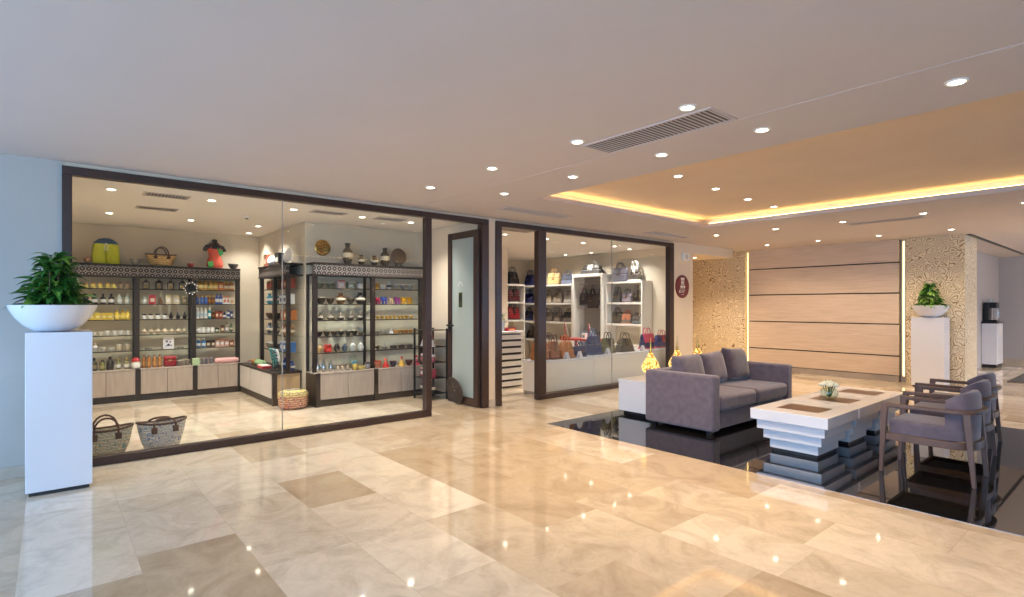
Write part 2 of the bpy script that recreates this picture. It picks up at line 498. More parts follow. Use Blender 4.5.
# walls
W = lambda n, m, *a: struct(box(*a).build(n, m, smooth=False))
w = W('wall_left', PLASTER, SX - 0.12, SX, -3.4, 0.087, 0, CZ)
W('wall_header', CREAM, SX - 0.12, SX - 0.01, 0.087, 9.41, 2.68, CZ)
W('wall_pier', CREAM, SX - 0.12, SX + 0.005, 4.81, 4.94, 0, 2.70)
W('wall_shopfront', CREAM, SX - 0.12, SX, 9.41, 10.12, 0, CB)
W('wall_partition', CREAM, -11.6, SX - 0.12, 4.81, 4.94, 0, SZ)
W('wall_shop_left', SHOPW, -10.65, SX - 0.12, -0.75, -0.65, 0, SZ)
W('wall_shop_back', SHOPW, -10.65, -10.53, -0.65, 2.90, 0, SZ)
W('wall_shop_block', SHOPW, -10.65, -8.20, 2.90, 4.81, 0, SZ)
W('wall_boutique_back', SHOPW, -11.6, -11.48, 4.94, 10.2, 0, SZ)
W('wall_boutique_end', SHOPW, -11.6, SX - 0.12, 10.2, 10.3, 0, SZ)
W('wall_boutique_pier', CREAM, -9.35, -8.95, 6.98, 7.42, 0, SZ)
W('wall_alcove_left', WALLPAPER, -8.4, -8.2, 10.3, BY, 0, CB)
W('wall_alcove', WALLPAPER, -8.4, -6.30, BY, BY + 0.12, 0, CB)
W('wall_back', GREYW, -6.30, -3.13, BY + 0.10, BY + 0.25, 0, CB)
W('wall_column', WALLPAPER, -3.15, -2.28, BY - 0.02, 13.35, 0, CB)
W('wall_corridor_left', GREYW, -3.0, -2.80, 13.35, 19.0, 0, CB)
W('wall_corridor_end', GREYW, -3.0, 4.7, 19.0, 19.2, 0, CB)
W('wall_right', CREAM, 4.6, 4.75, 0.2, 11.0, 0, CB)
W('wall_corridor_right', GREYW, 4.6, 4.75, 15.8, 19.2, 0, CB)
# oak panelling: five boards with dark gaps on one dark backing
bk = struct(box(-6.22, -3.27, BY + 0.03, BY + 0.10, 0.0, CB).build('wall_panelling', WENGE))
zs = [0.11, 0.49, 1.10, 1.70, 2.285, CB + 0.02]
for a, b in zip(zs, zs[1:]):
    struct(box(-6.22, -3.27, BY - 0.01, BY + 0.05, a + 0.012, b - 0.012).build('board', OAK, bk, bevel=0.004))
struct(box(-6.22, -3.27, BY - 0.02, BY + 0.05, 0, 0.11).build('baseboard_back', mat('grey stone skirting', S(160, 150, 142), 0.25, var=0.1, scale=6)))
BASE = mat('marble skirting', S(188, 176, 160), 0.2, var=0.1, scale=5)
struct(box(SX, SX + 0.015, -3.3, 0.087, 0, 0.10).build('baseboard_left', BASE))
struct(box(SX, SX + 0.015, 9.43, 10.12, 0, 0.10).build('baseboard_shopfront', BASE))
struct(box(SX, SX + 0.018, 4.815, 4.935, 0, 0.10).build('baseboard_pier', BASE))
struct(box(-2.8, 4.6, 18.985, 19.0, 0, 0.10).build('baseboard_corridor', BASE))
# upright light strips in the slots beside the panelling
for nm, x0, x1, lab in (('light_strip', -6.29, -6.23, 'glowing upright light strip between the gold alcove wallpaper and the oak boards'),
                        ('light_strip', -3.255, -3.165, 'glowing upright light strip between the oak boards and the wallpapered column')):
    t = thing(nm, lab, 'light strip', ((x0 + x1) / 2, BY + 0.05, 0), group='wall light strips')
    hw = (x1 - x0) / 2
    box(-0.017, 0.017, 0.02, 0.045, 0.10, CB - 0.02).build('channel', WHITEM, t)
    box(-0.014, 0.014, 0.005, 0.02, 0.12, CB - 0.04).build('diffuser', STRIP, t)
# warm led strips lying on the lip of the ceiling tray
def led(label, *a):
    o = box(*a).build('led_strip', LED, smooth=False)
    tag(o, label, 'led strip', 'cove lighting of the ceiling tray')
z0 = CB + 0.062
led('warm glowing led strip along the near edge of the tan ceiling tray', TX0, TX1, TY0 - 0.09, TY0 - 0.06, z0, z0 + 0.012)
led('warm glowing led strip along the panelled-wall edge of the tan ceiling tray', TX0, TX1, TY1 + 0.06, TY1 + 0.09, z0, z0 + 0.012)
led('warm glowing led strip along the shop side edge of the tan ceiling tray', TX0 - 0.09, TX0 - 0.06, TY0, TY1, z0, z0 + 0.012)
led('warm glowing led strip along the window side edge of the tan ceiling tray', TX1 + 0.06, TX1 + 0.09, TY0, TY1, z0, z0 + 0.012)

# shop windows
def window(name, y0, y1, joints, posts, zt=2.685):
    f = MB()
    for a, b in posts: f.box(SX - 0.07, SX + 0.03, a, b, 0.075, zt - 0.073)
    f.box(SX - 0.07, SX + 0.03, y0, y1, zt - 0.073, zt)
    f.box(SX - 0.07, SX + 0.03, y0, y1, 0, 0.075)
    o = struct(f.build(name, FRAME, bevel=0.006))
    edges = [posts[0][1]] + joints + [posts[-1][0]]
    for a, b in zip(edges, edges[1:]):
        if b != edges[-1]: struct(box(SX - 0.031, SX - 0.017, b - 0.004, b + 0.004, 0.075, zt - 0.073).build('silicone_joint', mat('grey joint', S(160, 156, 146), 0.5), o, smooth=False))
        g = struct(box(SX - 0.03, SX - 0.018, a + 0.003, b - 0.003, 0.07, zt - 0.07).build('pane', GLASS, o, smooth=False))
    return o
window('window_1', 0.087, 3.86, [1.97], [(0.087, 0.158), (3.775, 3.86)])
window('window_2', 5.77, 9.41, [7.58], [(5.77, 5.94), (9.26, 9.41)])
f = MB(); f.box(SX - 0.07, SX + 0.03, 3.86, 4.81, 2.612, 2.685); f.box(SX - 0.09, SX + 0.03, 4.69, 4.81, 0, 2.612)
d1 = struct(f.build('door_1', FRAME, bevel=0.006))
f = MB(); f.box(SX - 0.07, SX + 0.03, 4.94, 5.77, 2.612, 2.685); f.box(SX - 0.07, SX + 0.03, 4.94, 5.05, 0, 2.612)
d2 = struct(f.build('door_2', FRAME, bevel=0.006))
# the open leaf of the gift shop, standing at right angles to the shop front
LX0, LX1, LY0, LY1 = -7.02, -6.265, 4.635, 4.680
f = MB()
f.box(LX0, LX0 + 0.10, LY0, LY1, 0.012, 2.54); f.box(LX1 - 0.10, LX1, LY0, LY1, 0.012, 2.54)
f.box(LX0 + 0.10, LX1 - 0.10, LY0, LY1, 0.012, 0.13); f.box(LX0 + 0.10, LX1 - 0.10, LY0, LY1, 2.44, 2.54)
lf = struct(f.build('door_leaf', FRAME, d1, bevel=0.004))
struct(box(LX0 + 0.095, LX1 - 0.095, LY0 + 0.015, LY0 + 0.028, 0.125, 2.445).build('leaf_glass', FROST, d1, smooth=False))
h2 = MB().tube([(LX0 + 0.05, LY0 - 0.001, 1.16), (LX0 + 0.05, LY0 - 0.05, 1.16), (LX0 + 0.22, LY0 - 0.05, 1.16)], 0.013, 8)
h2.box(LX0 + 0.025, LX0 + 0.075, LY0 - 0.012, LY0, 1.06, 1.22)
struct(h2.build('door_handle', BLACK, d1))
# hinge cylinders
struct(MB().cyl(0.012, 0.25, 0.37, (LX1 + 0.012, LY0 + 0.02, 0), 8).cyl(0.012, 2.1, 2.22, (LX1 + 0.012, LY0 + 0.02, 0), 8).build('hinge', BLACK, d1))

# glazed facades behind the camera and to the side: the daylight
def facade(name, along_x, p, a, b):
    f = MB(); n = 6
    B = (lambda u0, u1, z0, z1, t: f.box(u0, u1, p - t, p + t, z0, z1)) if along_x else (lambda u0, u1, z0, z1, t: f.box(p - t, p + t, u0, u1, z0, z1))
    B(a, b, 0, 0.08, 0.04); B(a, b, 2.58, CZ, 0.05)
    for i in range(n + 1):
        u = a + (b - a) * i / n; B(max(a, u - 0.035), min(b, u + 0.035), 0.05, 2.6, 0.045)
    o = struct(f.build(name, FRAME))
    for i in range(n):
        u0 = a + (b - a) * i / n + 0.036; u1 = a + (b - a) * (i + 1) / n - 0.036
        g = box(u0, u1, p - 0.006, p + 0.006, 0.08, 2.58) if along_x else box(p - 0.006, p + 0.006, u0, u1, 0.08, 2.58)
        struct(g.build('pane', GLASS, o, smooth=False))
facade('window_3', True, -3.35, -6.25, 4.6)
facade('window_4', False, 4.65, -3.3, 0.2)
facade('added_corridor_window', False, 4.65, 11.0, 15.8)  # unseen window, added to bring daylight into the corridor

# ------------------------------------------------------------------ ceiling fittings
def downlight_meshes():
    r = MB().lathe([(0.040, 0.0), (0.062, -0.006), (0.066, -0.004), (0.066, 0.0)], 20)
    return r
_dl = None
def downlight(x, y, z, label, watts, group, spot=130, color=None):
    global _dl
    t = thing('downlight', label, 'downlight', (x, y, z), group=group)
    if _dl is None:
        ring = MB().lathe([(0.038, -0.001), (0.042, -0.008), (0.054, -0.007), (0.058, 0.0)], 20).build('ring', WHITEM, t)
        lens = MB().lathe([(0.036, -0.006), (0.036, -0.0035)], 20).build('lens', DISC, t)
        _dl = (ring, lens)
    else:
        for s in _dl: part_copy(s, t)
    l = bpy.data.lights.new('downlight_lamp', 'SPOT')
    l.energy = watts; l.color = color or (SHOPC if z == SZ else WARM); l.spot_size = math.radians(spot); l.spot_blend = 0.9; l.shadow_soft_size = 0.045
    o = bpy.data.objects.new('downlight_lamp', l); COL.objects.link(o); o.parent = t; o.location = (0, 0, -0.03)
    return t

for i, x in enumerate((-5.07, -4.0, -2.93, -1.97)):
    downlight(x, 3.13, CZ, f'round downlight in the row beside the large grille, {ORD[i]} out from the shop front', LAMP_W, 'downlights in the grille row')
for i, x in enumerate((-4.80, -3.74, -2.72, -1.87, -0.76)):
    downlight(x, 3.93, CB, f'round downlight in the ceiling band before the tan tray, {ORD[i]} out from the shop front', LAMP_W, 'downlights in the ceiling band')
for i, (x, y) in enumerate(((-3.42, 5.25), (-3.50, 6.17), (-3.57, 7.10), (-3.60, 7.92))):
    downlight(x, y, TZ, f'round downlight inside the tan ceiling tray, {ORD[i]} from the entrance side', LAMP_W * 0.8, 'downlights in the ceiling tray')
for i, x in enumerate((-5.18, -4.13, -3.13, -2.13, -1.10)):
    downlight(x, 9.15, CB, f'round downlight in the row beyond the ceiling tray, {ORD[i]} out from the shop front', LAMP_W, 'downlights beyond the tray')
for i, x in enumerate((-5.33, -4.34, -3.32, -2.28)):
    downlight(x, 11.42, CB, f'round downlight washing the panelled wall, {ORD[i]} out from the alcove', LAMP_W, 'downlights before the panelled wall')
downlight(-6.75, 11.0, 2.53, 'round downlight in the lowered bulkhead over the wallpapered alcove', LAMP_W * 3, None)
for i, y in enumerate((0.51, 1.47, 2.42, 3.36, 4.13)):
    downlight(-7.25, y, SZ, f'round downlight in the gift shop row behind its glass, {ORD[i]} from the planter end', SHOP_W, 'gift shop downlights behind the glass')
for i, y in enumerate((0.62, 1.58, 2.50)):
    downlight(-9.12, y, SZ, f'round downlight before the tall gift shop cabinet, {ORD[i]} from the planter end', SHOP_W, 'gift shop downlights by the cabinet')
downlight(-10.1, 2.62, SZ, 'round downlight throwing a scallop on the bare wall beside the gift shop cabinet', SHOP_W * 0.5, None)
for i, y in enumerate((6.07, 7.07, 8.07, 9.03)):
    downlight(-7.40, y, SZ, f'round downlight over the bag shop window counter, {ORD[i]} from the doorway', SHOP_W, 'bag shop downlights over the counter')
for i, (x, y) in enumerate(((-10.3, 9.6), (-9.4, 9.62), (-8.65, 9.7), (-7.55, 9.72))):
    downlight(x, y, SZ, f'round downlight over the handbag shelves of the bag shop, {ORD[i]} along the shelf wall', SHOP_W * 0.8, 'bag shop downlights over the shelves')
for x, y, lab in ((0.8, 14.3, 'nearest the lobby'), (0.8, 17.0, 'nearest the end wall'), (2.6, 15.6, 'nearest the added window')):  # lamps out of view, added to brighten the corridor walls
    downlight(x, y, CB, f'unseen downlight added to brighten the grey corridor, the one {lab}', LAMP_W * 9, 'added corridor downlights', 150, (1.0, 0.88, 0.76))
def grille(name, label, x0, x1, y0, y1, z, n, along_x=True, group=None):
    cx, cy = (x0 + x1) / 2, (y0 + y1) / 2
    t = thing(name, label, 'air vent', (cx, cy, z), group=group)
    w, h = (x1 - x0) / 2, (y1 - y0) / 2
    f = MB(); e = 0.022
    f.box(-w - e, w + e, -h - e, -h, -0.007, 0); f.box(-w - e, w + e, h, h + e, -0.007, 0)
    f.box(-w - e, -w, -h, h, -0.007, 0); f.box(w, w + e, -h, h, -0.007, 0)
    f.build('frame', CEIL, t)
    box(-w, w, -h, h, -0.002, -0.0005).build('backing', BLACK, t, smooth=False)
    s = MB()
    if along_x:
        for i in range(n):
            u = -w + (i + 0.5) * 2 * w / n; k = w / n * 0.36
            s.taper((u - k, u + k, -h, h, -0.002), (u - k * 0.7, u + k * 0.7, -h, h, -0.005))
    else:
        for i in range(n):
            u = -h + (i + 0.5) * 2 * h / n; k = h / n * 0.30
            s.taper((-w, w, u - k, u + k, -0.002), (-w, w, u - k * 0.7, u + k * 0.7, -0.005))
    s.build('slats', CEIL, t, smooth=False)
    return t
grille('ceiling_grille', 'large white slatted air grille in the smooth ceiling between two downlights', -2.96, -1.89, 3.255, 3.555, CZ, 30)
grille('ceiling_grille', 'slatted air grille in the ceiling between the tray and the panelled wall', -3.16, -2.2, 9.38, 9.62, CB, 34)
grille('ceiling_grille', 'slim slatted air vent in the ceiling over the bag shop doorway', -5.62, -5.42, 4.5, 5.65, CB, 40, False)
grille('ceiling_grille', 'slim slatted air vent in the ceiling over the end of the bag shop window', -5.82, -5.62, 7.9, 9.05, CB, 40, False)
for i, (x, y) in enumerate(((-7.28, 1.02), (-7.20, 2.86), (-7.18, 3.76))):
    grille('ceiling_grille', f'grey slatted vent in the gift shop ceiling near the glass, {ORD[i]} from the planter', x - 0.1, x + 0.1, y - 0.2, y + 0.2, SZ, 12, False, 'gift shop ceiling vents')
grille('ceiling_grille', 'grey slatted air vent deeper in the gift shop ceiling near the straw basket', -8.42, -8.22, 0.86, 1.26, SZ, 12, False, 'gift shop ceiling vents')
grille('ceiling_grille', 'slim grey air vent in the bag shop ceiling over the slatted counter', -7.0, -6.8, 5.5, 6.2, SZ, 16, False)
t = thing('smoke_detector', 'small round smoke detector on the gift shop ceiling', 'smoke detector', (-8.2, 2.1, SZ))
MB().lathe([(0.055, 0), (0.055, -0.018), (0.04, -0.032), (0.02, -0.034)], 16).build('housing', WHITEM, t)
MB().lathe([(0.02, -0.034), (0.016, -0.046), (0.006, -0.048)], 12).build('sensor', BLACK, t)

# ------------------------------------------------------------------ lounge furniture
def rotated_box(mb, x0, x1, y0, y1, z0, z1): return mb.box(x0, x1, y0, y1, z0, z1)

# sofa: faces +x, its left arm towards the entrance
s = thing('sofa', 'low grey purple velvet sofa with square arms on the black granite floor', 'sofa', (-3.66, 6.60, 0.003))
box(-0.44, 0.40, -0.98, 0.98, 0.045, 0.25).build('base', VELVET, s, bevel=0.012)
for sy in (-1, 1):
    y0, y1 = sorted((sy * 1.0, sy * 0.85))
    box(-0.46, 0.455, y0, y1, 0.045, 0.67).build('arm', VELVET, s, bevel=0.03, seg=3)
box(-0.46, -0.29, -0.855, 0.855, 0.20, 0.67).build('backrest', VELVET, s, bevel=0.03, seg=3)
for y0, y1 in ((-0.848, -0.003), (0.003, 0.848)):
    m = MB()
    m.box(-0.295, 0.465, y0, y1, 0.255, 0.435)
    m.build('seat_cushion', VELVET, s, bevel=0.05, seg=4)
for x in (-0.38, 0.36):
    for y in (-0.90, 0.90): box(x - 0.03, x + 0.03, y - 0.03, y + 0.03, 0.0, 0.05).build('foot', BLACK, s)
def back_cushion(label, y, w, h, tilt, turn, m, x=-3.76, z=0.44):
    o = MB().pillow(w, h, 0.20, 14, 0.42, (0, 0, h / 2)).build('cushion', m, None, (x, y, z), (0, 0, 0), subsurf=1)
    # face +x, lean back against the sofa
    o.rotation_mode = 'XYZ'
    o.rotation_euler = (math.radians(turn), math.radians(-tilt), 0)
    me = o.data
    for v in me.vertices:
        a, b, c_ = v.co
        v.co = (b, a, c_)
    me.flip_normals()
    tag(o, label, 'cushion', 'back cushions on the sofa')
    return o
back_cushion('grey velvet back cushion nearest the golden lamps, half behind the near sofa arm', 6.07, 0.58, 0.42, 13, 0, VELVET)
back_cushion('grey velvet back cushion in the middle of the sofa', 6.635, 0.50, 0.42, 13, 2, VELVET)
back_cushion('dark plum cushion, the most upright one, by the far sofa arm', 7.17, 0.53, 0.45, 14, -4, VELVETD, x=-3.74)

# white console with three golden lamps
t = thing('side_table', 'long low white lacquered side table behind the sofa', 'side table', (-4.50, 6.80, 0.003))
box(-0.25, 0.25, -0.92, 0.92, 0.05, 0.43).build('body', WHITE, t, bevel=0.004)
box(-0.255, 0.255, -0.925, 0.925, 0.43, 0.467).build('table_top', WHITE, t, bevel=0.004)
box(-0.21, 0.21, -0.86, 0.86, 0.0, 0.05).build('plinth', BLACK, t)
GOLD = mat('polished gold', S(206, 160, 84), 0.25, metal=1.0, var=0.05)
def table_lamp(label, y):
    t = thing('table_lamp', label, 'lamp', (-4.50, y, 0.47), group='pierced golden lamps')
    MB().lathe([(0.058, 0), (0.058, 0.008), (0.04, 0.02), (0.036, 0.04), (0.05, 0.05)], 20).build('base', GOLD, t)
    MB().lathe([(0.05, 0.05), (0.095, 0.085), (0.117, 0.13), (0.118, 0.165), (0.098, 0.215), (0.066, 0.265), (0.040, 0.31), (0.026, 0.345)], 24).build('lamp_shade', LAMPGOLD, t)
    MB().lathe([(0.026, 0.345), (0.018, 0.375), (0.020, 0.385), (0.010, 0.42), (0.011, 0.43), (0.005, 0.48), (0.002, 0.56)], 12).build('spire', GOLD, t)
table_lamp('glowing pierced gold teardrop lamp on the white table, beside the near sofa arm', 6.25)
table_lamp('glowing gold teardrop lamp standing behind the first grey sofa cushion', 6.88)
table_lamp('glowing gold teardrop lamp before the wallpaper, farthest along the white table', 7.42)

# coffee tables: stepped like an upturned pyramid
def coffee_table(label, y0, y1, x0=-2.70, x1=-1.975):
    cx, cy = (x0 + x1) / 2, (y0 + y1) / 2; a, b = (x1 - x0) / 2, (y1 - y0) / 2
    t = thing('coffee_table', label, 'coffee table', (cx, cy, 0.003), group='stepped white coffee tables')
    box(-a, a, -b, b, 0.315, 0.420).build('table_top', WHITE, t, bevel=0.004)
    zt = 0.315
    for i in range(1, 4):
        e = 0.045 * i
        box(-a + e, a - e, -b + e, b - e, zt - 0.095, zt).build('tier', WHITE, t, bevel=0.003)
        zt -= 0.095
    box(-a + 0.15, a - 0.15, -b + 0.15, b - 0.15, 0.0, zt).build('plinth', BLACK, t)
    box(-0.20, 0.20, -0.17, 0.17, 0.418, 0.4215).build('inlay', BROWNT, t)
coffee_table('stepped white coffee table with bare brown inlay, the one nearest the entrance', 5.42, 6.19)
coffee_table('stepped white coffee table with the flower vase, middle of the three', 6.22, 6.99)
coffee_table('stepped white coffee table with bare brown inlay, nearest the panelled wall', 7.02, 7.79)
t = thing('flower_vase', 'small glass vase of white flowers on the middle coffee table', 'vase', (-2.40, 6.62, 0.4247))
MB().lathe([(0.045, 0), (0.075, 0.012), (0.09, 0.05), (0.085, 0.09), (0.07, 0.115), (0.064, 0.113), (0.078, 0.088), (0.082, 0.05), (0.07, 0.018), (0.02, 0.012)], 20).build('vase_bowl', JARG, t)
st = MB()
for k in range(16):
    a = k * 2.4; r = 0.05 * math.sqrt((k + 0.5) / 16)
    st.tube([(0.3 * r * math.cos(a), 0.3 * r * math.sin(a), 0.02), (r * math.cos(a), r * math.sin(a), 0.09), (1.5 * r * math.cos(a), 1.5 * r * math.sin(a), 0.15)], 0.0035, 5)
st.build('stems', LEAF, t)
PETAL = mat('white petals', S(236, 238, 214), 0.6, var=0.06, scale=60)
for k in range(15):
    a = k * 2.4; r = 0.088 * math.sqrt((k + 0.5) / 15)
    b = MB(); c0 = (r * math.cos(a), r * math.sin(a), 0.185 - r * 0.45)
    for j in range(7):
        q = j * 2 * PI / 7
        b.lathe([(0.004, -0.012), (0.016, -0.002), (0.012, 0.014), (0.002, 0.018)], 7, (c0[0] + 0.013 * math.cos(q), c0[1] + 0.013 * math.sin(q), c0[2]))
    b.lathe([(0.004, -0.01), (0.014, 0.008), (0.010, 0.024), (0.001, 0.03)], 7, c0)
    b.build('flower', PETAL, t)

# armchairs: face -x, low curved upholstered backs inside a bent wooden rail
def horseshoe(hw, xf, xs, xb, z, n=18):
    pts = [(xf, -hw, z), ((xf + xs) / 2, -hw, z)]
    for i in range(n + 1):
        a = -PI / 2 + PI * i / n
        ca, sa = math.cos(a), math.sin(a)
        pts.append((xs + (xb - xs) * abs(ca) ** 0.75, hw * math.copysign(abs(sa) ** 0.75, sa), z))
    pts += [((xf + xs) / 2, hw, z), (xf, hw, z)]
    return pts
def armchair(label, x, y, rz):
    t = thing('armchair', label, 'armchair', (x, y, 0.003), rz, 'low armchairs facing the coffee tables')
    MB().strap(horseshoe(0.272, -0.30, 0.08, 0.318, 0.590), 0.045, 0.032).build('arm_rail', CHAIRW, t, bevel=0.006)
    MB().strap(horseshoe(0.258, -0.30, 0.08, 0.300, 0.315), 0.032, 0.060).build('seat_rail', CHAIRW, t, bevel=0.005)
    box(-0.315, -0.285, -0.258, 0.258, 0.285, 0.345).build('front_rail', CHAIRW, t, bevel=0.005)
    for sy in (-1, 1):
        yt = sy * 0.272; yb = sy * 0.262
        MB().taper((-0.345, -0.315, yb - 0.014, yb + 0.014, 0.0), (-0.325, -0.275, yt - 0.022, yt + 0.022, 0.606)).build('leg', CHAIRW, t, bevel=0.004)
        yb2 = sy * 0.235
        MB().taper((0.285, 0.315, yb2 - 0.014, yb2 + 0.014, 0.0), (0.225, 0.275, sy * 0.222 - 0.018, sy * 0.222 + 0.018, 0.578)).build('leg', CHAIRW, t, bevel=0.004)
    # seat cushion
    m = MB(); m.prism([(-0.285, -0.238), (0.10, -0.238), (0.19, -0.18), (0.19, 0.18), (0.10, 0.238), (-0.285, 0.238)], 0.318, 0.462)
    m.build('seat_cushion', VELVET, t, bevel=0.03, seg=3)
    # backrest: a bent, tapering shell
    vs = []; fs = []; n = 22
    for i in range(n + 1):
        a = -0.94 * PI / 2 + 0.94 * PI * i / n; ca, sa = math.cos(a), math.sin(a)
        k = abs(a) / (PI / 2)
        top = 0.745 - 0.09 * k ** 3
        def P(off, z):
            return ((0.075 + (0.218 - off) * abs(ca) ** 0.75 + 0.02 * (z - 0.4)), (0.242 - off) * math.copysign(abs(sa) ** 0.75, sa), z)
        th = 0.085 - 0.03 * k
        vs += [P(0, 0.35), P(-0.004, 0.60), P(0.004, top - 0.03), P(0.022, top), P(th * 0.7, top), P(th, top - 0.035), P(th, 0.35)]
    for i in range(n):
        for k in range(7):
            k2 = (k + 1) % 7
            fs.append((i * 7 + k, i * 7 + k2, (i + 1) * 7 + k2, (i + 1) * 7 + k))
    fs.append(tuple(range(7))); fs.append(tuple(n * 7 + k for k in range(6, -1, -1)))
    MB().add(vs, fs).build('backrest', VELVET, t)
armchair('grey velvet armchair with dark wooden frame, nearest the entrance of the three', -1.275, 5.85, 0.0)
armchair('grey velvet armchair with dark wooden frame, middle one of the row', -1.355, 6.76, 0.02)
armchair('grey velvet armchair with dark wooden frame, farthest of the row by the corridor', -1.44, 7.56, -0.02)

# ------------------------------------------------------------------ planters on white pedestals
def leaf(mb, base, yaw, length, width, rise, droop, roll=0.0, n=5):
    vs = []; fs = []
    cy_, sy_ = math.cos(yaw), math.sin(yaw)
    for i in range(n + 1):
        t = i / n
        r = length * t * (1 - 0.12 * t * droop); z = rise * t - droop * length * t * t
        w = width * math.sin(PI * min(1.0, 0.10 + 0.90 * t) ** 0.8) * 0.5
        if i == n: w = width * 0.02
        fold = w * 0.35
        for s_ in (-1, 0, 1):
            x = r; y = s_ * w; zz = z + (fold if s_ else 0) + roll * s_ * w
            vs.append((base[0] + x * cy_ - y * sy_, base[1] + x * sy_ + y * cy_, base[2] + zz))
    for i in range(n):
        for k in (0, 1):
            fs.append((i * 3 + k, i * 3 + k + 1, (i + 1) * 3 + k + 1, (i + 1) * 3 + k))
    mb.add(vs, fs)
def pedestal(label, x, y, wx, wy):
    t = thing('pedestal', label, 'pedestal', (x, y, 0.0), group='white planter pedestals')
    box(-wx / 2, wx / 2, -wy / 2, wy / 2, 0.03, 1.245).build('column', WHITE, t, bevel=0.004)
    box(-wx / 2 + 0.02, wx / 2 - 0.02, -wy / 2 + 0.02, wy / 2 - 0.02, 0.0, 0.03).build('plinth', BLACK, t)
def bowl_planter(label, x, y, kind):
    t = thing('bowl_planter', label, 'planter', (x, y, 1.245))
    MB().lathe([(0.085, 0), (0.13, 0.012), (0.19, 0.055), (0.24, 0.115), (0.272, 0.175), (0.283, 0.212), (0.276, 0.214), (0.262, 0.175), (0.23, 0.12), (0.18, 0.10), (0.02, 0.10)], 40).build('bowl', WHITE, t)
    MB().lathe([(0.0, 0.168), (0.15, 0.178), (0.255, 0.170), (0.24, 0.14), (0.0, 0.13)], 28).build('soil', SOIL, t)
    rnd = random.Random(3 if kind == 'bushy' else 5)
    a = MB(); b = MB(); st = MB()
    if kind == 'bushy':
        for k in range(330):
            z = rnd.random() ** 0.9; yaw = rnd.random() * 2 * PI
            r0 = 0.13 * rnd.random() * (1 - 0.6 * z)
            L = (0.20 - 0.09 * z) * rnd.uniform(0.7, 1.15)
            leaf(a if rnd.random() < 0.8 else b, (r0 * math.cos(yaw), r0 * math.sin(yaw), 0.19 + 0.43 * z), yaw + rnd.uniform(-0.5, 0.5), L, L * rnd.uniform(0.32, 0.46), L * rnd.uniform(0.0, 0.75), rnd.uniform(0.25, 0.85), rnd.uniform(-0.4, 0.4))
        for k in range(14):
            q = k * 2.4; r = 0.02 + 0.008 * k
            st.tube([(r * math.cos(q) * 0.6, r * math.sin(q) * 0.6, 0.15), (r * math.cos(q), r * math.sin(q), 0.35), (r * math.cos(q) * 0.9, r * math.sin(q) * 0.9, 0.50)], 0.005, 5)
    else:
        for k in range(300):
            z = rnd.random(); yaw = rnd.random() * 2 * PI
            r0 = (0.17 * (1 - z) + 0.04) * rnd.random() ** 0.5
            L = rnd.uniform(0.07, 0.12) * (1 - 0.3 * z)
            leaf(a if rnd.random() < 0.6 else b, (r0 * math.cos(yaw), r0 * math.sin(yaw), 0.185 + 0.42 * z), yaw + rnd.uniform(-0.9, 0.9), L, L * 0.72, L * rnd.uniform(-0.2, 0.6), rnd.uniform(0.1, 0.9), rnd.uniform(-0.5, 0.5))
        for k in range(50):
            yaw = rnd.random() * 2 * PI; r0 = rnd.uniform(0.18, 0.255)
            L = rnd.uniform(0.06, 0.09)
            leaf(b, (r0 * math.cos(yaw), r0 * math.sin(yaw), 0.215), yaw, L, L * 0.7, 0.02, rnd.uniform(0.5, 1.0))
        for k in range(12):
            q = k * 2.4; r = 0.02 + 0.008 * k
            st.tube([(r * math.cos(q) * 0.6, r * math.sin(q) * 0.6, 0.15), (r * math.cos(q), r * math.sin(q), 0.33), (0.5 * r * math.cos(q), 0.5 * r * math.sin(q), 0.5)], 0.005, 5)
    f = a.build('foliage', LEAF, t); b.build('young_foliage', LEAFL, t); st.build('stems', STEM, t)
pedestal('tall white pedestal against the grey plaster wall beside the gift shop window', -5.765, 0.065, 0.47, 0.405)
bowl_planter('wide white bowl planter with dense pointed dark leaves beside the gift shop', -5.765, 0.03, 'bushy')
pedestal('tall white pedestal before the wallpapered column beside the oak boards', -2.715, 12.10, 0.48, 0.40)
bowl_planter('wide white bowl planter with loose ivy-like plant before the wallpapered column', -2.715, 12.08, 'ivy')

# ------------------------------------------------------------------ on the shop-front wall
t = thing('round_sign', 'round maroon wall sign with small white marks beside the bag shop window', 'sign', (SX, 9.72, 1.84))
MARO = mat('maroon sign face', S(110, 30, 34), 0.35, var=0.05)
def disc_x(mb, r, x0, x1, cy=0, cz=0, seg=40):
    return mb.prism([(cy + r * math.cos(2 * PI * k / seg), cz + r * math.sin(2 * PI * k / seg)) for k in range(seg)], x0, x1, 'x')
disc_x(MB(), 0.232, 0.001, 0.018).build('face', MARO, t)
m = MB(); x0, x1 = 0.0181, 0.0195
m.box(x0, x1, -0.06, 0.06, 0.135, 0.175)                     # short word bar
for i in range(3):                                          # lattice emblem
    m.box(x0, x1, -0.05 + i * 0.04, -0.035 + i * 0.04, 0.045, 0.115)
for zz in (0.04, 0.075, 0.11): m.box(x0, x1, -0.055, 0.06, zz, zz + 0.012)
for yy in (-0.075, -0.015, 0.045): m.box(x0, x1, yy, yy + 0.042, -0.025, 0.020)
m.box(x0, x1, -0.09, 0.09, -0.052, -0.044)
for k in (-1, 1): m.prism([(-0.13, -0.075 - 0.0 if k > 0 else -0.125), (-0.112, -0.075 if k > 0 else -0.125), (-0.065, -0.125 if k > 0 else -0.075), (-0.083, -0.125 if k > 0 else -0.075)], x0, x1, 'x')
m.box(x0, x1, -0.045, 0.085, -0.092, -0.082); m.box(x0, x1, -0.045, 0.06, -0.118, -0.110); m.box(x0, x1, -0.05, 0.05, -0.165, -0.158)
m.build('lettering', WHITEM, t)
t = thing('wall_speaker', 'small white square speaker box high on the wall above the maroon sign', 'speaker', (SX, 9.80, 2.44))
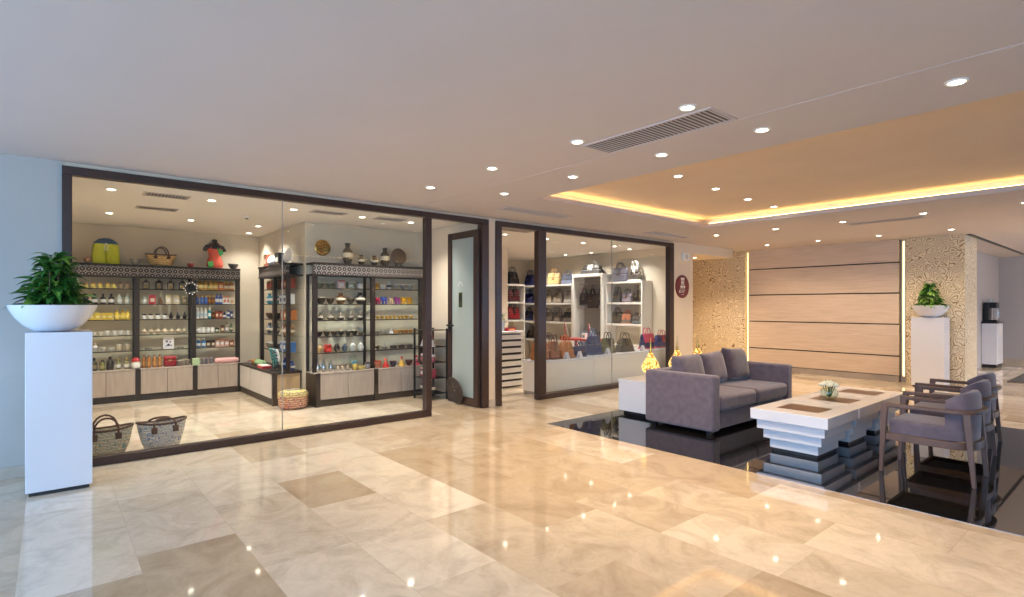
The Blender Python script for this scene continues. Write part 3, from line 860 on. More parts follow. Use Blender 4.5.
box(0, 0.06, -0.10, 0.10, -0.075, 0.075).build('housing', WHITEM, t, bevel=0.01)
disc_x(MB(), 0.055, 0.060, 0.064).build('cover', mat('grey speaker cloth', S(196, 192, 186), 0.8), t)

# ------------------------------------------------------------------ corridor
t = thing('service_counter', 'white service counter with dark top in the grey corridor', 'counter', (-2.655, 17.2, 0))
box(-0.14, 0.14, -0.35, 0.35, 0.08, 1.04).build('body', WHITE, t, bevel=0.004)
box(-0.143, 0.15, -0.36, 0.36, 1.04, 1.075).build('worktop', BLACK, t, bevel=0.004)
box(-0.12, 0.12, -0.33, 0.33, 0.0, 0.08).build('plinth', BLACK, t)
box(0.140, 0.144, -0.33, -0.01, 0.12, 1.02).build('door', WHITE, t)
box(0.140, 0.144, 0.01, 0.33, 0.12, 1.02).build('door', WHITE, t)
t = thing('coffee_machine', 'black and silver coffee machine on the corridor counter', 'coffee machine', (-2.655, 17.1, 1.075))
box(-0.12, 0.12, -0.16, 0.16, 0.0, 0.05).build('drip_tray', BLACK, t, bevel=0.006)
box(-0.12, -0.02, -0.16, 0.16, 0.05, 0.46).build('body', BLACK, t, bevel=0.012)
box(-0.02, 0.12, -0.16, 0.16, 0.33, 0.46).build('head', BLACK, t, bevel=0.012)
for yy in (-0.10, 0.06): box(0.05, 0.125, yy, yy + 0.05, 0.06, 0.33).build('spout_column', CHROME, t, bevel=0.006)
MB().cyl(0.06, 0.46, 0.54, (-0.03, 0.04, 0), 16).build('bean_hopper', JARG, t)
o = box(-0.9, 0.9, -1.6, 1.6, 0.0, 0.012).build('floor_mat', mat('charcoal mat', S(70, 66, 66), 0.95, var=0.2, scale=90, bump=0.3), None, (-1.05, 15.6, 0), bevel=0.004)
tag(o, 'dark charcoal floor mat lying in the grey corridor', 'mat')
t = thing('waste_bin', 'black round bin standing at the end of the grey corridor', 'bin', (-1.98, 17.6, 0))
MB().lathe([(0.14, 0), (0.16, 0.02), (0.17, 0.5), (0.165, 0.52)], 24).build('body', BLACK, t)
MB().lathe([(0.172, 0.52), (0.172, 0.55), (0.10, 0.60), (0.02, 0.61)], 24).build('lid', BLACK, t)

# ------------------------------------------------------------------ gift shop: display cabinets
SHELF_Z = [1.715, 1.480, 1.240, 1.000, 0.760]
def shelf_unit(label, ox, oy, rz, w, d, right_post=False, doors=2, frieze=True, low=True, group=None, up_d=0.30):
    t = thing('display_cabinet', label, 'display cabinet', (ox, oy, 0), rz, group)
    pw = 0.065
    if low:
        box(0, w, -d + 0.015, -0.005, 0, 0.095).build('plinth', WENGE, t)
        box(0, w, -d + 0.025, -0.005, 0.095, 0.465).build('carcass', WENGE, t)
        box(0, w, -d, -0.005, 0.465, 0.487).build('worktop', DOORW, t, bevel=0.003)
        u0 = pw; u1 = w - (pw if right_post else 0)
        for i in range(doors):
            a = u0 + (u1 - u0) * i / doors + 0.003; b = u0 + (u1 - u0) * (i + 1) / doors - 0.003
            box(a, b, -d + 0.003, -d + 0.025, 0.10, 0.46).build('door', DOORW, t, bevel=0.002)
        box(0, pw, -d - 0.006, -d + 0.03, 0.0, 0.487).build('post_foot', WENGE, t)
        if right_post: box(w - pw, w, -d - 0.006, -d + 0.03, 0.0, 0.487).build('post_foot', WENGE, t)
    z0 = 0.487
    box(0, pw, -up_d, -up_d + 0.05, z0, 1.90).build('post', WENGE, t); box(0, pw * 0.5, -0.045, -0.01, z0, 1.90).build('post', WENGE, t)
    if right_post: box(w - pw, w, -up_d, -up_d + 0.05, z0, 1.90).build('post', WENGE, t)
    for z in SHELF_Z:
        m = box(0.012, w - 0.004, -up_d + 0.052, -0.006, z - 0.010, z).build('shelf', SHELFG, t, smooth=False)
        box(pw, w - (pw if right_post else 0), -up_d + 0.035, -up_d + 0.052, z - 0.012, z + 0.002).build('shelf_edge', WENGE, m)
    if frieze:
        box(0, w, -up_d - 0.015, -up_d + 0.03, 1.915, 2.055).build('frieze', FRIEZE, t)
        box(0, w, -up_d - 0.03, -0.006, 2.055, 2.085).build('cornice', WENGE, t, bevel=0.004)
        box(0, w, -up_d - 0.02, -0.006, 1.895, 1.915).build('frieze_rail', WENGE, t)
    return t

G90 = PI / 2
# the long wall: three units side by side, fronts facing the lobby window
FA = (-10.525, 0.22, G90)
shelf_unit('dark-framed cabinet on the long wall behind the planter, with yellow bottles', -10.525, 0.22, G90, 0.79, 0.42, group='cabinets along the gift shop wall')
shelf_unit('dark-framed cabinet in the middle of the long wall, with the framed picture', -10.525, 1.01, G90, 0.77, 0.42, group='cabinets along the gift shop wall')
shelf_unit('dark-framed cabinet on the long wall with gold and blue bottles and a pink roll', -10.525, 1.78, G90, 0.73, 0.42, right_post=True, group='cabinets along the gift shop wall')
# the projecting block: two units facing the lobby, one round the corner
shelf_unit('dark-framed cabinet facing the window with black pottery and silver teapots', -8.195, 2.91, G90, 0.90, 0.40, group='cabinets on the projecting block')
shelf_unit('dark-framed cabinet facing the window with coloured elephants and dolls', -8.195, 3.81, G90, 0.92, 0.40, right_post=True, group='cabinets on the projecting block')
# round the corner: shallow racks over a low counter
for i, (x, lab) in enumerate(((-9.60, 'narrow dark rack round the corner with vases, deepest in the gift shop'), (-8.92, 'narrow dark rack round the corner with boxed goods, next to the corner post'))):
    shelf_unit(lab, x, 2.895, 0.0, 0.68, 0.40, right_post=(i == 1), low=False, group='corner racks', up_d=0.24)
t = thing('low_counter', 'low grey oak counter round the corner with a plain beige end', 'counter', (-10.10, 2.89, 0))
box(0, 1.78, -0.40, -0.0, 0, 0.095).build('plinth', WENGE, t)
box(0, 1.76, -0.395, -0.0, 0.095, 0.455).build('carcass', WENGE, t)
box(0, 1.80, -0.42, -0.0, 0.455, 0.487).build('worktop', WENGE, t, bevel=0.003)
for i in range(3): box(0.01 + 0.585 * i, 0.575 + 0.585 * i, -0.415, -0.395, 0.10, 0.45).build('door', mat('white laminate door', S(216, 210, 204), 0.4, var=0.04, scale=6), t)
box(1.76, 1.775, -0.36, -0.02, 0.10, 0.45).build('end_panel', BEIGEW, t)
box(1.755, 1.80, -0.42, -0.355, 0.0, 0.455).build('corner_post', WENGE, t)

# ------------------------------------------------------------------ goods
def gm(rgb, rough=0.35, metal=0.0):
    k = 'glaze %d %d %d %.2f %.1f' % (*rgb, rough, metal)
    return mat(k, S(*rgb), rough, metal, var=0.10, scale=40)
def k_bottle(h, r):
    return [('body', MB().lathe([(r * 0.9, 0), (r, h * 0.03), (r, h * 0.55), (r * 0.85, h * 0.66), (r * 0.36, h * 0.76), (r * 0.34, h * 0.86)], 12), 0),
            ('cap', MB().lathe([(r * 0.42, h * 0.85), (r * 0.44, h * 0.98), (r * 0.36, h)], 10), 1),
            ('paper_label', MB().lathe([(r * 1.01, h * 0.16), (r * 1.03, h * 0.17), (r * 1.03, h * 0.46), (r * 1.01, h * 0.47)], 12), 2)]
def k_spray(h, r):
    return [('body', MB().lathe([(r * 0.92, 0), (r, h * 0.03), (r, h * 0.66), (r * 0.7, h * 0.76)], 12, sy=0.72), 0),
            ('cap', MB().lathe([(r * 0.55, h * 0.755), (r * 0.55, h * 0.97), (r * 0.42, h)], 10, sy=0.8), 1),
            ('paper_label', MB().lathe([(r * 1.01, h * 0.20), (r * 1.03, h * 0.21), (r * 1.03, h * 0.5), (r * 1.01, h * 0.51)], 12, sy=0.73), 2)]
def k_box(h, r):
    return [('carton', MB().box(-r, r, -r * 0.7, r * 0.7, 0, h), 0), ('flap', MB().box(-r * 0.98, r * 0.98, -r * 0.72, r * 0.72, h * 0.86, h * 1.004), 1),
            ('print_panel', MB().box(-r * 0.62, r * 0.62, -r * 0.71, -r * 0.69, h * 0.25, h * 0.62), 2)]
def k_jar(h, r):
    return [('body', MB().lathe([(r * 0.8, 0), (r, h * 0.12), (r, h * 0.6), (r * 0.8, h * 0.74)], 14), 0),
            ('lid', MB().lathe([(r * 0.86, h * 0.73), (r * 0.9, h * 0.95), (r * 0.8, h)], 14), 1)]
def k_bowl(h, r):
    return [('body', MB().lathe([(r * 0.45, 0), (r * 0.5, h * 0.08), (r * 0.85, h * 0.5), (r, h), (r * 0.93, h), (r * 0.75, h * 0.5), (r * 0.2, h * 0.2)], 16), 0),
            ('rim_band', MB().lathe([(r * 0.97, h * 0.88), (r * 1.02, h * 0.9), (r * 1.03, h * 0.99), (r * 0.95, h * 1.005)], 16), 1)]
def k_tagine(h, r):
    return [('dish', MB().lathe([(r * 0.7, 0), (r, h * 0.22), (r * 0.98, h * 0.28), (r * 0.1, h * 0.27)], 14), 0),
            ('lid', MB().lathe([(r * 0.9, h * 0.28), (r * 0.6, h * 0.45), (r * 0.22, h * 0.78), (r * 0.16, h * 0.86), (r * 0.22, h * 0.93), (r * 0.12, h)], 14), 1)]
def k_teapot(h, r):
    b = MB().lathe([(r * 0.5, 0), (r * 0.75, h * 0.08), (r * 0.85, h * 0.3), (r * 0.6, h * 0.55), (r * 0.4, h * 0.66)], 14)
    s = MB().tube([(r * 0.7, 0, h * 0.25), (r * 1.15, 0, h * 0.4), (r * 1.3, 0, h * 0.66)], [r * 0.17, r * 0.12, r * 0.07], 7)
    hd = MB().tube([(-r * 0.55, 0, h * 0.58), (-r * 1.1, 0, h * 0.56), (-r * 1.15, 0, h * 0.32), (-r * 0.75, 0, h * 0.2)], r * 0.08, 6)
    l = MB().lathe([(r * 0.42, h * 0.66), (r * 0.3, h * 0.8), (r * 0.1, h * 0.9), (r * 0.1, h * 0.97), (r * 0.04, h)], 12)
    return [('body', b, 0), ('spout', s, 0), ('handle', hd, 1), ('lid', l, 0)]
def k_lantern(h, r):
    b = MB().box(-r, r, -r, r, 0, h * 0.08)
    for sx in (-1, 1):
        for sy in (-1, 1): b.box(sx * r * 0.9 - r * 0.1, sx * r * 0.9 + r * 0.1, sy * r * 0.9 - r * 0.1, sy * r * 0.9 + r * 0.1, h * 0.08, h * 0.66)
    b.taper((-r * 1.05, r * 1.05, -r * 1.05, r * 1.05, h * 0.66), (-r * 0.25, r * 0.25, -r * 0.25, r * 0.25, h * 0.86))
    ring = MB().tube([(0.3 * r * math.cos(a), 0, h * 0.92 + 0.3 * r * math.sin(a)) for a in [2 * PI * k / 10 for k in range(10)]], r * 0.07, 5, closed=True)
    return [('frame', b, 0), ('candle', MB().cyl(r * 0.4, h * 0.08, h * 0.4, seg=10), 1), ('ring', ring, 0)]
def k_elephant(h, r):
    b = MB().lathe([(r * 0.1, 0.0), (r * 0.55, h * 0.08), (r * 0.62, h * 0.22), (r * 0.5, h * 0.4), (r * 0.08, h * 0.46)], 12, (0.1 * r, 0, h * 0.38), sx=1.5, sy=0.9)
    hd = MB().lathe([(r * 0.08, 0), (r * 0.42, h * 0.1), (r * 0.42, h * 0.26), (r * 0.1, h * 0.36)], 10, (-r * 0.85, 0, h * 0.55))
    tk = MB().tube([(-r * 1.2, 0, h * 0.72), (-r * 1.4, 0, h * 0.45), (-r * 1.4, 0, h * 0.2), (-r * 1.55, 0, h * 0.16)], [r * 0.17, r * 0.13, r * 0.09, r * 0.07], 7)
    out = [('body', b, 0), ('head', hd, 0), ('trunk', tk, 0)]
    for sy in (-1, 1):
        out.append(('ear', MB().lathe([(r * 0.05, 0), (r * 0.3, h * 0.08), (r * 0.3, h * 0.2), (r * 0.05, h * 0.3)], 8, (-r * 0.6, sy * r * 0.48, h * 0.56), sy=0.3), 1))
        for sx in (-0.45, 0.65): out.append(('leg', MB().lathe([(r * 0.22, 0), (r * 0.2, h * 0.3), (r * 0.22, h * 0.5)], 8, (sx * r, sy * r * 0.3, 0)), 0))
    return out
def k_egg(h, r):
    return [('body', MB().lathe([(r * 0.5, 0), (r * 0.8, h * 0.12), (r, h * 0.38), (r * 0.85, h * 0.65), (r * 0.45, h * 0.88), (r * 0.25, h * 0.97)], 14), 0),
            ('neck_band', MB().lathe([(r * 0.3, h * 0.93), (r * 0.34, h * 0.97), (r * 0.28, h), (r * 0.1, h)], 12), 1)]
def k_vase(h, r):
    return [('body', MB().lathe([(r * 0.45, 0), (r * 0.6, h * 0.06), (r, h * 0.4), (r * 0.8, h * 0.62), (r * 0.35, h * 0.78), (r * 0.5, h * 0.95), (r * 0.45, h * 0.97), (r * 0.25, h * 0.8)], 14), 0),
            ('pattern_band', MB().lathe([(r * 0.93, h * 0.3), (r * 1.02, h * 0.36), (r * 1.02, h * 0.46), (r * 0.95, h * 0.52)], 14), 1)]
def k_doll(h, r):
    return [('robe', MB().lathe([(r, 0), (r * 0.95, h * 0.05), (r * 0.5, h * 0.45), (r * 0.35, h * 0.6)], 12), 0),
            ('head', MB().lathe([(r * 0.1, h * 0.58), (r * 0.3, h * 0.64), (r * 0.33, h * 0.74), (r * 0.15, h * 0.84)], 10), 1),
            ('hat', MB().lathe([(r * 0.5, h * 0.80), (r * 0.48, h * 0.82), (r * 0.28, h * 0.84), (r * 0.16, h)], 10), 2)]
def k_tray(h, r):
    return [('body', MB().lathe([(r * 0.7, 0), (r * 0.75, h * 0.2), (r, h), (r * 0.94, h), (r * 0.68, h * 0.35), (r * 0.1, h * 0.35)], 18, sy=0.6), 0),
            ('knob', MB().lathe([(r * 0.12, h * 0.3), (r * 0.2, h * 0.9), (r * 0.08, h * 1.3)], 8), 1)]
def k_mug(h, r):
    return [('body', MB().lathe([(r * 0.85, 0), (r, h * 0.08), (r, h), (r * 0.9, h), (r * 0.88, h * 0.2), (r * 0.1, h * 0.18)], 14), 0),
            ('handle', MB().tube([(r * 0.95, 0, h * 0.8), (r * 1.5, 0, h * 0.75), (r * 1.55, 0, h * 0.35), (r * 0.95, 0, h * 0.2)], r * 0.14, 6), 0),
            ('rim_band', MB().lathe([(r * 1.0, h * 0.9), (r * 1.04, h * 0.92), (r * 1.03, h * 1.0), (r * 0.93, h * 1.003)], 14), 1)]
KIND = dict(bottle=k_bottle, spray_bottle=k_spray, carton=k_box, jar=k_jar, bowl=k_bowl, tagine=k_tagine, teapot=k_teapot, lantern=k_lantern,
            toy_elephant=k_elephant, ceramic_egg=k_egg, vase=k_vase, doll=k_doll, dish=k_tray, mug=k_mug)
CAT = dict(spray_bottle='bottle', toy_elephant='ornament', ceramic_egg='ornament', tagine='pot')
_goods = {}
def good(kind, label, loc, rz, h, r, cols, group):
    t = thing(kind, label, CAT.get(kind, kind), loc, rz, group)
    key = (kind, h, r, tuple(cols))
    if key not in _goods:
        parts = []
        for nm, mb, k in KIND[kind](h, r):
            c = cols[min(k, len(cols) - 1)]
            parts.append(mb.build(nm, gm(c) if isinstance(c, tuple) else MATS[c], t))
        _goods[key] = parts
    else:
        for p in _goods[key]: part_copy(p, t)
    return t
def at(frame, u, v, z):
    ox, oy, rz = frame; c_, s_ = math.cos(rz), math.sin(rz)
    return (ox + u * c_ - v * s_, oy + u * s_ + v * c_, z)
R_ = random.Random(11)
def row(frame, bay, shelf, z, v, u0, u1, items):
    n = sum(i[0] for i in items); k = 0
    for (q, kind, desc, cols, h, r) in items:
        for _ in range(q):
            u = u0 + (u1 - u0) * (k + 0.5) / n + R_.uniform(-0.006, 0.006)
            good(kind, f'{desc}, {ORD[k]} from left, {shelf} of the {bay}', at(frame, u, v + R_.uniform(-0.012, 0.012), z + 0.001), frame[2] + R_.uniform(-0.15, 0.15), h, r, cols, f'goods on the {shelf} of the {bay}')
            k += 1
SH = ['top shelf', 'second shelf', 'third shelf', 'fourth shelf', 'lowest shelf']
CT = 0.487
Y1, Y2 = (222, 190, 60), (236, 214, 120)
GOLDC, AMB, DK, WH, RD, CRM, BLU, BRN = (206, 156, 62), (168, 104, 40), (40, 32, 34), (232, 230, 224), (178, 40, 44), (218, 204, 176), (44, 84, 160), (110, 74, 50)
F1 = (-10.525, 0.22, G90); F2 = (-10.525, 1.01, G90); F3 = (-10.525, 1.78, G90)
B1, B2, B3 = 'yellow bottle bay', 'framed picture bay', 'gold bottle bay'
u0, u1 = 0.16, 0.76
row(F1, B1, SH[0], SHELF_Z[0], -0.15, u0, u1, [(5, 'jar', 'small pale yellow jar', (Y2, GOLDC), 0.085, 0.034), (2, 'jar', 'small clear brown jar', ((176, 150, 120), BRN), 0.10, 0.034)])
row(F1, B1, SH[1], SHELF_Z[1], -0.15, u0, u1, [(4, 'bottle', 'dark bottle with white band', (DK, DK, WH), 0.155, 0.040), (2, 'bottle', 'pale clear bottle', ((190, 200, 190), WH, WH), 0.15, 0.034)])
row(F1, B1, SH[2], SHELF_Z[2], -0.15, u0, u1, [(5, 'carton', 'bright yellow carton', (Y1, Y1, (240, 226, 150)), 0.105, 0.034), (3, 'bottle', 'yellow oil bottle', (Y1, (200, 160, 40), Y2), 0.15, 0.036)])
row(F1, B1, SH[3], SHELF_Z[3], -0.15, u0, u1, [(3, 'bowl', 'small white bowl', (WH, WH), 0.055, 0.040), (4, 'mug', 'small white cup', (WH, (200, 200, 190)), 0.075, 0.031)])
row(F1, B1, SH[4], SHELF_Z[4], -0.15, u0, u1, [(1, 'mug', 'white mug', (WH, WH), 0.09, 0.035), (1, 'vase', 'tall white vase', (WH, (200, 200, 200)), 0.13, 0.04), (2, 'bowl', 'shallow white bowl', (WH, (210, 204, 190)), 0.06, 0.044), (2, 'mug', 'tall cream mug', (CRM, WH), 0.10, 0.036)])
row(F1, B1, 'counter', CT, -0.27, u0 - 0.02, u1 - 0.02, [(2, 'bottle', 'dark glass bottle with black stopper', ((70, 62, 50), DK, (130, 120, 90)), 0.19, 0.042), (1, 'bottle', 'green oil bottle', ((120, 120, 60), DK, (170, 160, 110)), 0.15, 0.036), (1, 'bottle', 'short dark bottle with black stopper', ((60, 56, 50), DK, DK), 0.20, 0.046), (2, 'bottle', 'slim green oil bottle', ((130, 126, 80), (200, 180, 90), WH), 0.16, 0.032)])
u0, u1 = 0.09, 0.74
row(F2, B2, SH[0], SHELF_Z[0], -0.15, u0, u1, [(4, 'lantern', 'small dark metal lantern', (DK, (190, 160, 100)), 0.165, 0.045)])
row(F2, B2, SH[1], SHELF_Z[1], -0.15, u0, u1, [(1, 'bottle', 'clear bottle with pale cap', ((180, 190, 180), WH, WH), 0.13, 0.035), (1, 'carton', 'red and cream tin', (RD, RD, CRM), 0.145, 0.045), (1, 'bottle', 'slim dark bottle', (BRN, DK, BRN), 0.11, 0.028), (2, 'carton', 'cream tin', (CRM, (190, 180, 120), WH), 0.14, 0.038), (1, 'carton', 'green and cream tin', ((150, 140, 100), CRM, CRM), 0.13, 0.036)])
row(F2, B2, SH[2], SHELF_Z[2], -0.15, u0, u1, [(4, 'jar', 'dark jar with white front', (WH, DK), 0.085, 0.036), (3, 'teapot', 'small black teapot', (DK, DK), 0.125, 0.036)])
row(F2, B2, SH[3], SHELF_Z[3], -0.15, u0, u1, [(7, 'vase', 'small cream ceramic vase', (CRM, (190, 170, 140)), 0.10, 0.042)])
row(F2, B2, SH[4], SHELF_Z[4], -0.15, u0, u1, [(3, 'dish', 'low grey dish', ((170, 164, 150), (120, 110, 100)), 0.03, 0.055)])
row(F2, B2, 'counter', CT, -0.27, u0, 0.36, [(4, 'bottle', 'slim amber bottle', (AMB, (120, 60, 40), (190, 140, 80)), 0.20, 0.026)])
row(F2, B2, 'counter end', CT, -0.27, 0.56, 0.74, [(3, 'mug', 'small grey pot', ((130, 120, 110), CRM), 0.09, 0.032)])
# red vanity box, framed picture
t = thing('jewellery_box', 'red rounded jewellery box on the counter under the framed picture', 'box', at(F2, 0.47, -0.27, CT), G90)
box(-0.085, 0.085, -0.06, 0.06, 0.0, 0.10).build('body', gm((140, 24, 34)), t, bevel=0.02); box(-0.086, 0.086, -0.061, 0.061, 0.102, 0.165).build('lid', gm((150, 28, 38)), t, bevel=0.022)
box(-0.015, 0.015, -0.068, -0.06, 0.085, 0.12).build('clasp', GOLD, t)
t = thing('framed_picture', 'small white framed picture with dark motif standing on a shelf of the long cabinet', 'picture', at(F2, 0.46, -0.20, SHELF_Z[4] + 0.001), G90)
f = MB(); f.box(-0.075, 0.075, -0.012, 0.0, 0, 0.015); f.box(-0.075, 0.075, -0.012, 0, 0.175, 0.19); f.box(-0.075, -0.06, -0.012, 0, 0.015, 0.175); f.box(0.06, 0.075, -0.012, 0, 0.015, 0.175)
f.build('frame', WHITEM, t)
box(-0.06, 0.06, -0.006, -0.001, 0.015, 0.175).build('print', mat('print paper', S(226, 226, 230), 0.5), t)
m = MB()
for i, (a, b, r) in enumerate(((-0.02, 0.12, 0.018), (0.025, 0.11, 0.014), (0.0, 0.065, 0.022), (-0.03, 0.05, 0.01), (0.035, 0.055, 0.012))): m.prism([(a + r * math.cos(k), b + r * math.sin(k)) for k in [2 * PI * j / 8 for j in range(8)]], -0.0075, -0.0062, 'y')
m.build('print_motif', gm((60, 64, 90)), t)
u0, u1 = 0.09, 0.66
row(F3, B3, SH[0], SHELF_Z[0], -0.15, u0 + 0.02, u1, [(4, 'spray_bottle', 'golden spray bottle', (GOLDC, GOLDC, (236, 214, 150)), 0.165, 0.040), (1, 'carton', 'orange carton', ((200, 110, 50), AMB, CRM), 0.15, 0.04), (2, 'spray_bottle', 'amber spray bottle', (AMB, GOLDC, CRM), 0.16, 0.04)])
row(F3, B3, SH[1], SHELF_Z[1], -0.15, u0, u1, [(3, 'spray_bottle', 'blue bottle with gold cap', (BLU, GOLDC, (70, 110, 180)), 0.155, 0.026), (2, 'spray_bottle', 'brown bottle with gold cap', ((90, 60, 40), GOLDC, AMB), 0.155, 0.026), (2, 'spray_bottle', 'tall blue bottle', (BLU, (60, 100, 170), WH), 0.175, 0.026), (2, 'carton', 'white and orange carton', (WH, (226, 130, 60), (220, 110, 60)), 0.13, 0.027), (1, 'carton', 'cream carton', (CRM, WH, (200, 150, 100)), 0.11, 0.027)])
row(F3, B3, SH[2], SHELF_Z[2], -0.15, u0, u1, [(3, 'spray_bottle', 'white bottle', (WH, WH, (180, 200, 210)), 0.18, 0.026), (1, 'spray_bottle', 'teal bottle', ((30, 140, 150), WH, WH), 0.18, 0.026), (1, 'carton', 'dark carton', (DK, BRN, AMB), 0.11, 0.026), (2, 'carton', 'red brown carton', ((150, 60, 44), (130, 50, 40), CRM), 0.125, 0.027), (1, 'spray_bottle', 'navy bottle', ((34, 40, 90), DK, WH), 0.11, 0.026), (1, 'spray_bottle', 'white and blue bottle', (WH, BLU, BLU), 0.14, 0.026), (1, 'carton', 'navy carton', ((40, 50, 100), BLU, WH), 0.12, 0.026)])
row(F3, B3, SH[3], SHELF_Z[3], -0.15, u0, u1, [(4, 'jar', 'round white jar', (WH, WH), 0.09, 0.034), (1, 'carton', 'dark green carton', ((50, 70, 50), DK, CRM), 0.08, 0.035), (1, 'carton', 'brown carton', (BRN, DK, CRM), 0.12, 0.032), (1, 'bottle', 'grey pump bottle', ((150, 140, 120), DK, WH), 0.17, 0.03), (1, 'vase', 'green ornament', ((70, 100, 70), CRM), 0.15, 0.035)])
row(F3, B3, SH[4], SHELF_Z[4], -0.15, u0, u1, [(2, 'bottle', 'blue and white bottle', ((60, 130, 190), WH, WH), 0.15, 0.033), (2, 'carton', 'dark brown carton', ((80, 50, 40), DK, CRM), 0.11, 0.032), (3, 'carton', 'pale pink carton', ((216, 170, 150), (190, 130, 110), WH), 0.125, 0.032), (1, 'carton', 'russet carton', ((150, 84, 54), BRN, CRM), 0.10, 0.034)])
row(F3, B3, 'counter', CT, -0.25, 0.08, 0.32, [(4, 'mug', 'grey patterned mug', ((120, 116, 124), (180, 170, 170)), 0.10, 0.022)])
tag(MB().tube([(0.0, -0.16 + 0.04 * i, 0.045) for i in range(10)], [0.034, 0.045, 0.047, 0.046, 0.047, 0.046, 0.047, 0.046, 0.045, 0.03], 14).build('rolled_towel', mat('pink towelling', S(232, 178, 172), 0.9, var=0.12, scale=80, bump=0.4), None, at(F3, 0.50, -0.30, CT + 0.001)), 'long pale pink rolled towel on the counter of the gold bottle bay', 'towel')
t = thing('beaded_wreath', 'round black wreath with white beads hanging on the dark cabinet post', 'wreath', (-10.197, 1.76, 1.735), G90)
MB().tube([(0.075 * math.cos(a), 0, 0.075 * math.sin(a)) for a in [2 * PI * k / 20 for k in range(20)]], 0.026, 8, closed=True).build('ring', BLACK, t)
for k in range(14):
    a = 2 * PI * k / 14; r = 0.085 + 0.014 * (k % 2)
    MB().lathe([(0.002, -0.012), (0.010, -0.006), (0.012, 0.0), (0.010, 0.006), (0.002, 0.012)], 8, (r * math.cos(a), -0.022, r * math.sin(a))).build('bead', WHITEM, t)
t = thing('bearded_ornament', 'red-capped bearded ornament on the counter before the first dark post', 'ornament', (-10.17, 1.02, CT + 0.001), G90)
MB().lathe([(0.03, 0), (0.055, 0.02), (0.06, 0.07), (0.05, 0.10)], 12).build('beard', WHITEM, t)
MB().lathe([(0.040, 0.10), (0.045, 0.085), (0.048, 0.11), (0.04, 0.12)], 12).build('face', gm((214, 160, 130)), t)
MB().lathe([(0.056, 0.115), (0.058, 0.13), (0.045, 0.15), (0.02, 0.17), (0.004, 0.175)], 12).build('cap', gm(RD), t)
t = thing('note_card', 'small pale green card box standing before the second dark post', 'box', (-10.165, 1.83, CT + 0.001), G90)
box(-0.05, 0.05, -0.03, 0.03, 0, 0.095).build('body', gm((180, 206, 160)), t, bevel=0.004); box(-0.051, 0.051, -0.031, 0.031, 0.095, 0.115).build('lid', gm((196, 218, 176)), t, bevel=0.004)

# ---- on top of the long cabinet
TOPZ = 2.086
STRAW = straw_mat('pale straw', S(216, 186, 132), S(176, 140, 88))
STRAWB = straw_mat('straw with blue motif', S(242, 230, 206), S(224, 206, 174), S(120, 146, 184))
STRAWG = straw_mat('straw with green motif', S(240, 224, 196), S(214, 190, 154), S(120, 160, 160))
STRAWR = straw_mat('straw with bright motif', S(222, 196, 140), S(190, 90, 60), S(60, 54, 110))
LEATHER = mat('brown leather', S(92, 58, 40), 0.55, var=0.15, scale=30)
def straw_basket(label, loc, rz, m, hm, wt, wb, h, depth=0.5, group=None, lift=0.14, lean=0.0):
    t = thing('straw_basket', label, 'basket', loc, rz, group)
    n = 28; vs = []; fs = []
    prof = [(0.0, 0.02, 0), (wb, 0.0, 0), (wb * 0.25 + wt * 0.75, h * 0.55, 1), (wt, h, 1), (wt * 0.95, h, 1), (wb * 0.3 + wt * 0.65, h * 0.5, 1), (wb * 0.9, 0.02, 0)]
    b = MB()
    P = [(wb * 0.2, 0.0), (wb, 0.006), (wb * 0.55 + wt * 0.45, h * 0.33), (wb * 0.2 + wt * 0.8, h * 0.7), (wt, h), (wt * 0.95, h), (wt * 0.75 + wb * 0.2, h * 0.7), (wb * 0.9, 0.03), (wb * 0.2, 0.025)]
    b.lathe(P, n, sy=depth)
    # the rim dips between its two ends
    b.v = [(x, y, z + (0.10 * h * (abs(x) / wt) ** 2 if z > h * 0.6 else 0)) for x, y, z in b.v]
    b.build('body', m, t)
    rim = [(wt * 0.98 * math.cos(a), wt * depth * 0.98 * math.sin(a), h + 0.10 * h * math.cos(a) ** 2) for a in [2 * PI * k / 28 for k in range(28)]]
    MB().tube(rim, 0.011, 6, closed=True).build('rim', hm, t)
    for sy in (-1, 1):
        y = sy * wt * depth * 0.97
        pts = [(-wt * 0.42, y, h * 0.86), (-wt * 0.42, y * 0.98, h * 1.05)] + [(wt * 0.42 * -math.cos(PI * k / 8), y * (0.9 - lean * math.sin(PI * k / 8)), h * 1.05 + lift * math.sin(PI * k / 8)) for k in range(9)] + [(wt * 0.42, y * 0.98, h * 1.05), (wt * 0.42, y, h * 0.86)]
        hd = MB().tube(pts, 0.010, 6).build('handle', hm, t)
        for sx in (-1, 1): box(sx * wt * 0.42 - 0.025, sx * wt * 0.42 + 0.025, y - 0.008, y + 0.008, h * 0.66, h * 0.9).build('handle_tab', hm, hd, bevel=0.004)
    return t
straw_basket('pale straw basket bag with dark handles on top of the long cabinet', (-10.32, 1.37, TOPZ), G90, STRAW, gm((70, 40, 30)), 0.21, 0.14, 0.17, 0.55, lift=0.12)
t = thing('swim_shorts', 'lime yellow swim shorts with blue waist displayed on top of the long cabinet', 'shorts', (-10.32, 0.66, TOPZ), G90)
LIME = mat('lime cloth', S(200, 206, 46), 0.75, var=0.08, scale=20)
for sx in (-1, 1):
    MB().lathe([(0.088, 0.0), (0.090, 0.02), (0.084, 0.16), (0.078, 0.22)], 16, (sx * 0.085, 0, 0), sy=0.6).build('leg', LIME, t)
MB().lathe([(0.165, 0.19), (0.168, 0.22), (0.155, 0.30)], 20, sy=0.38).build('seat', LIME, t)
MB().lathe([(0.155, 0.30), (0.140, 0.33), (0.09, 0.37), (0.05, 0.385)], 20, sy=0.42).build('lining', gm((58, 92, 120)), t)
m = MB()
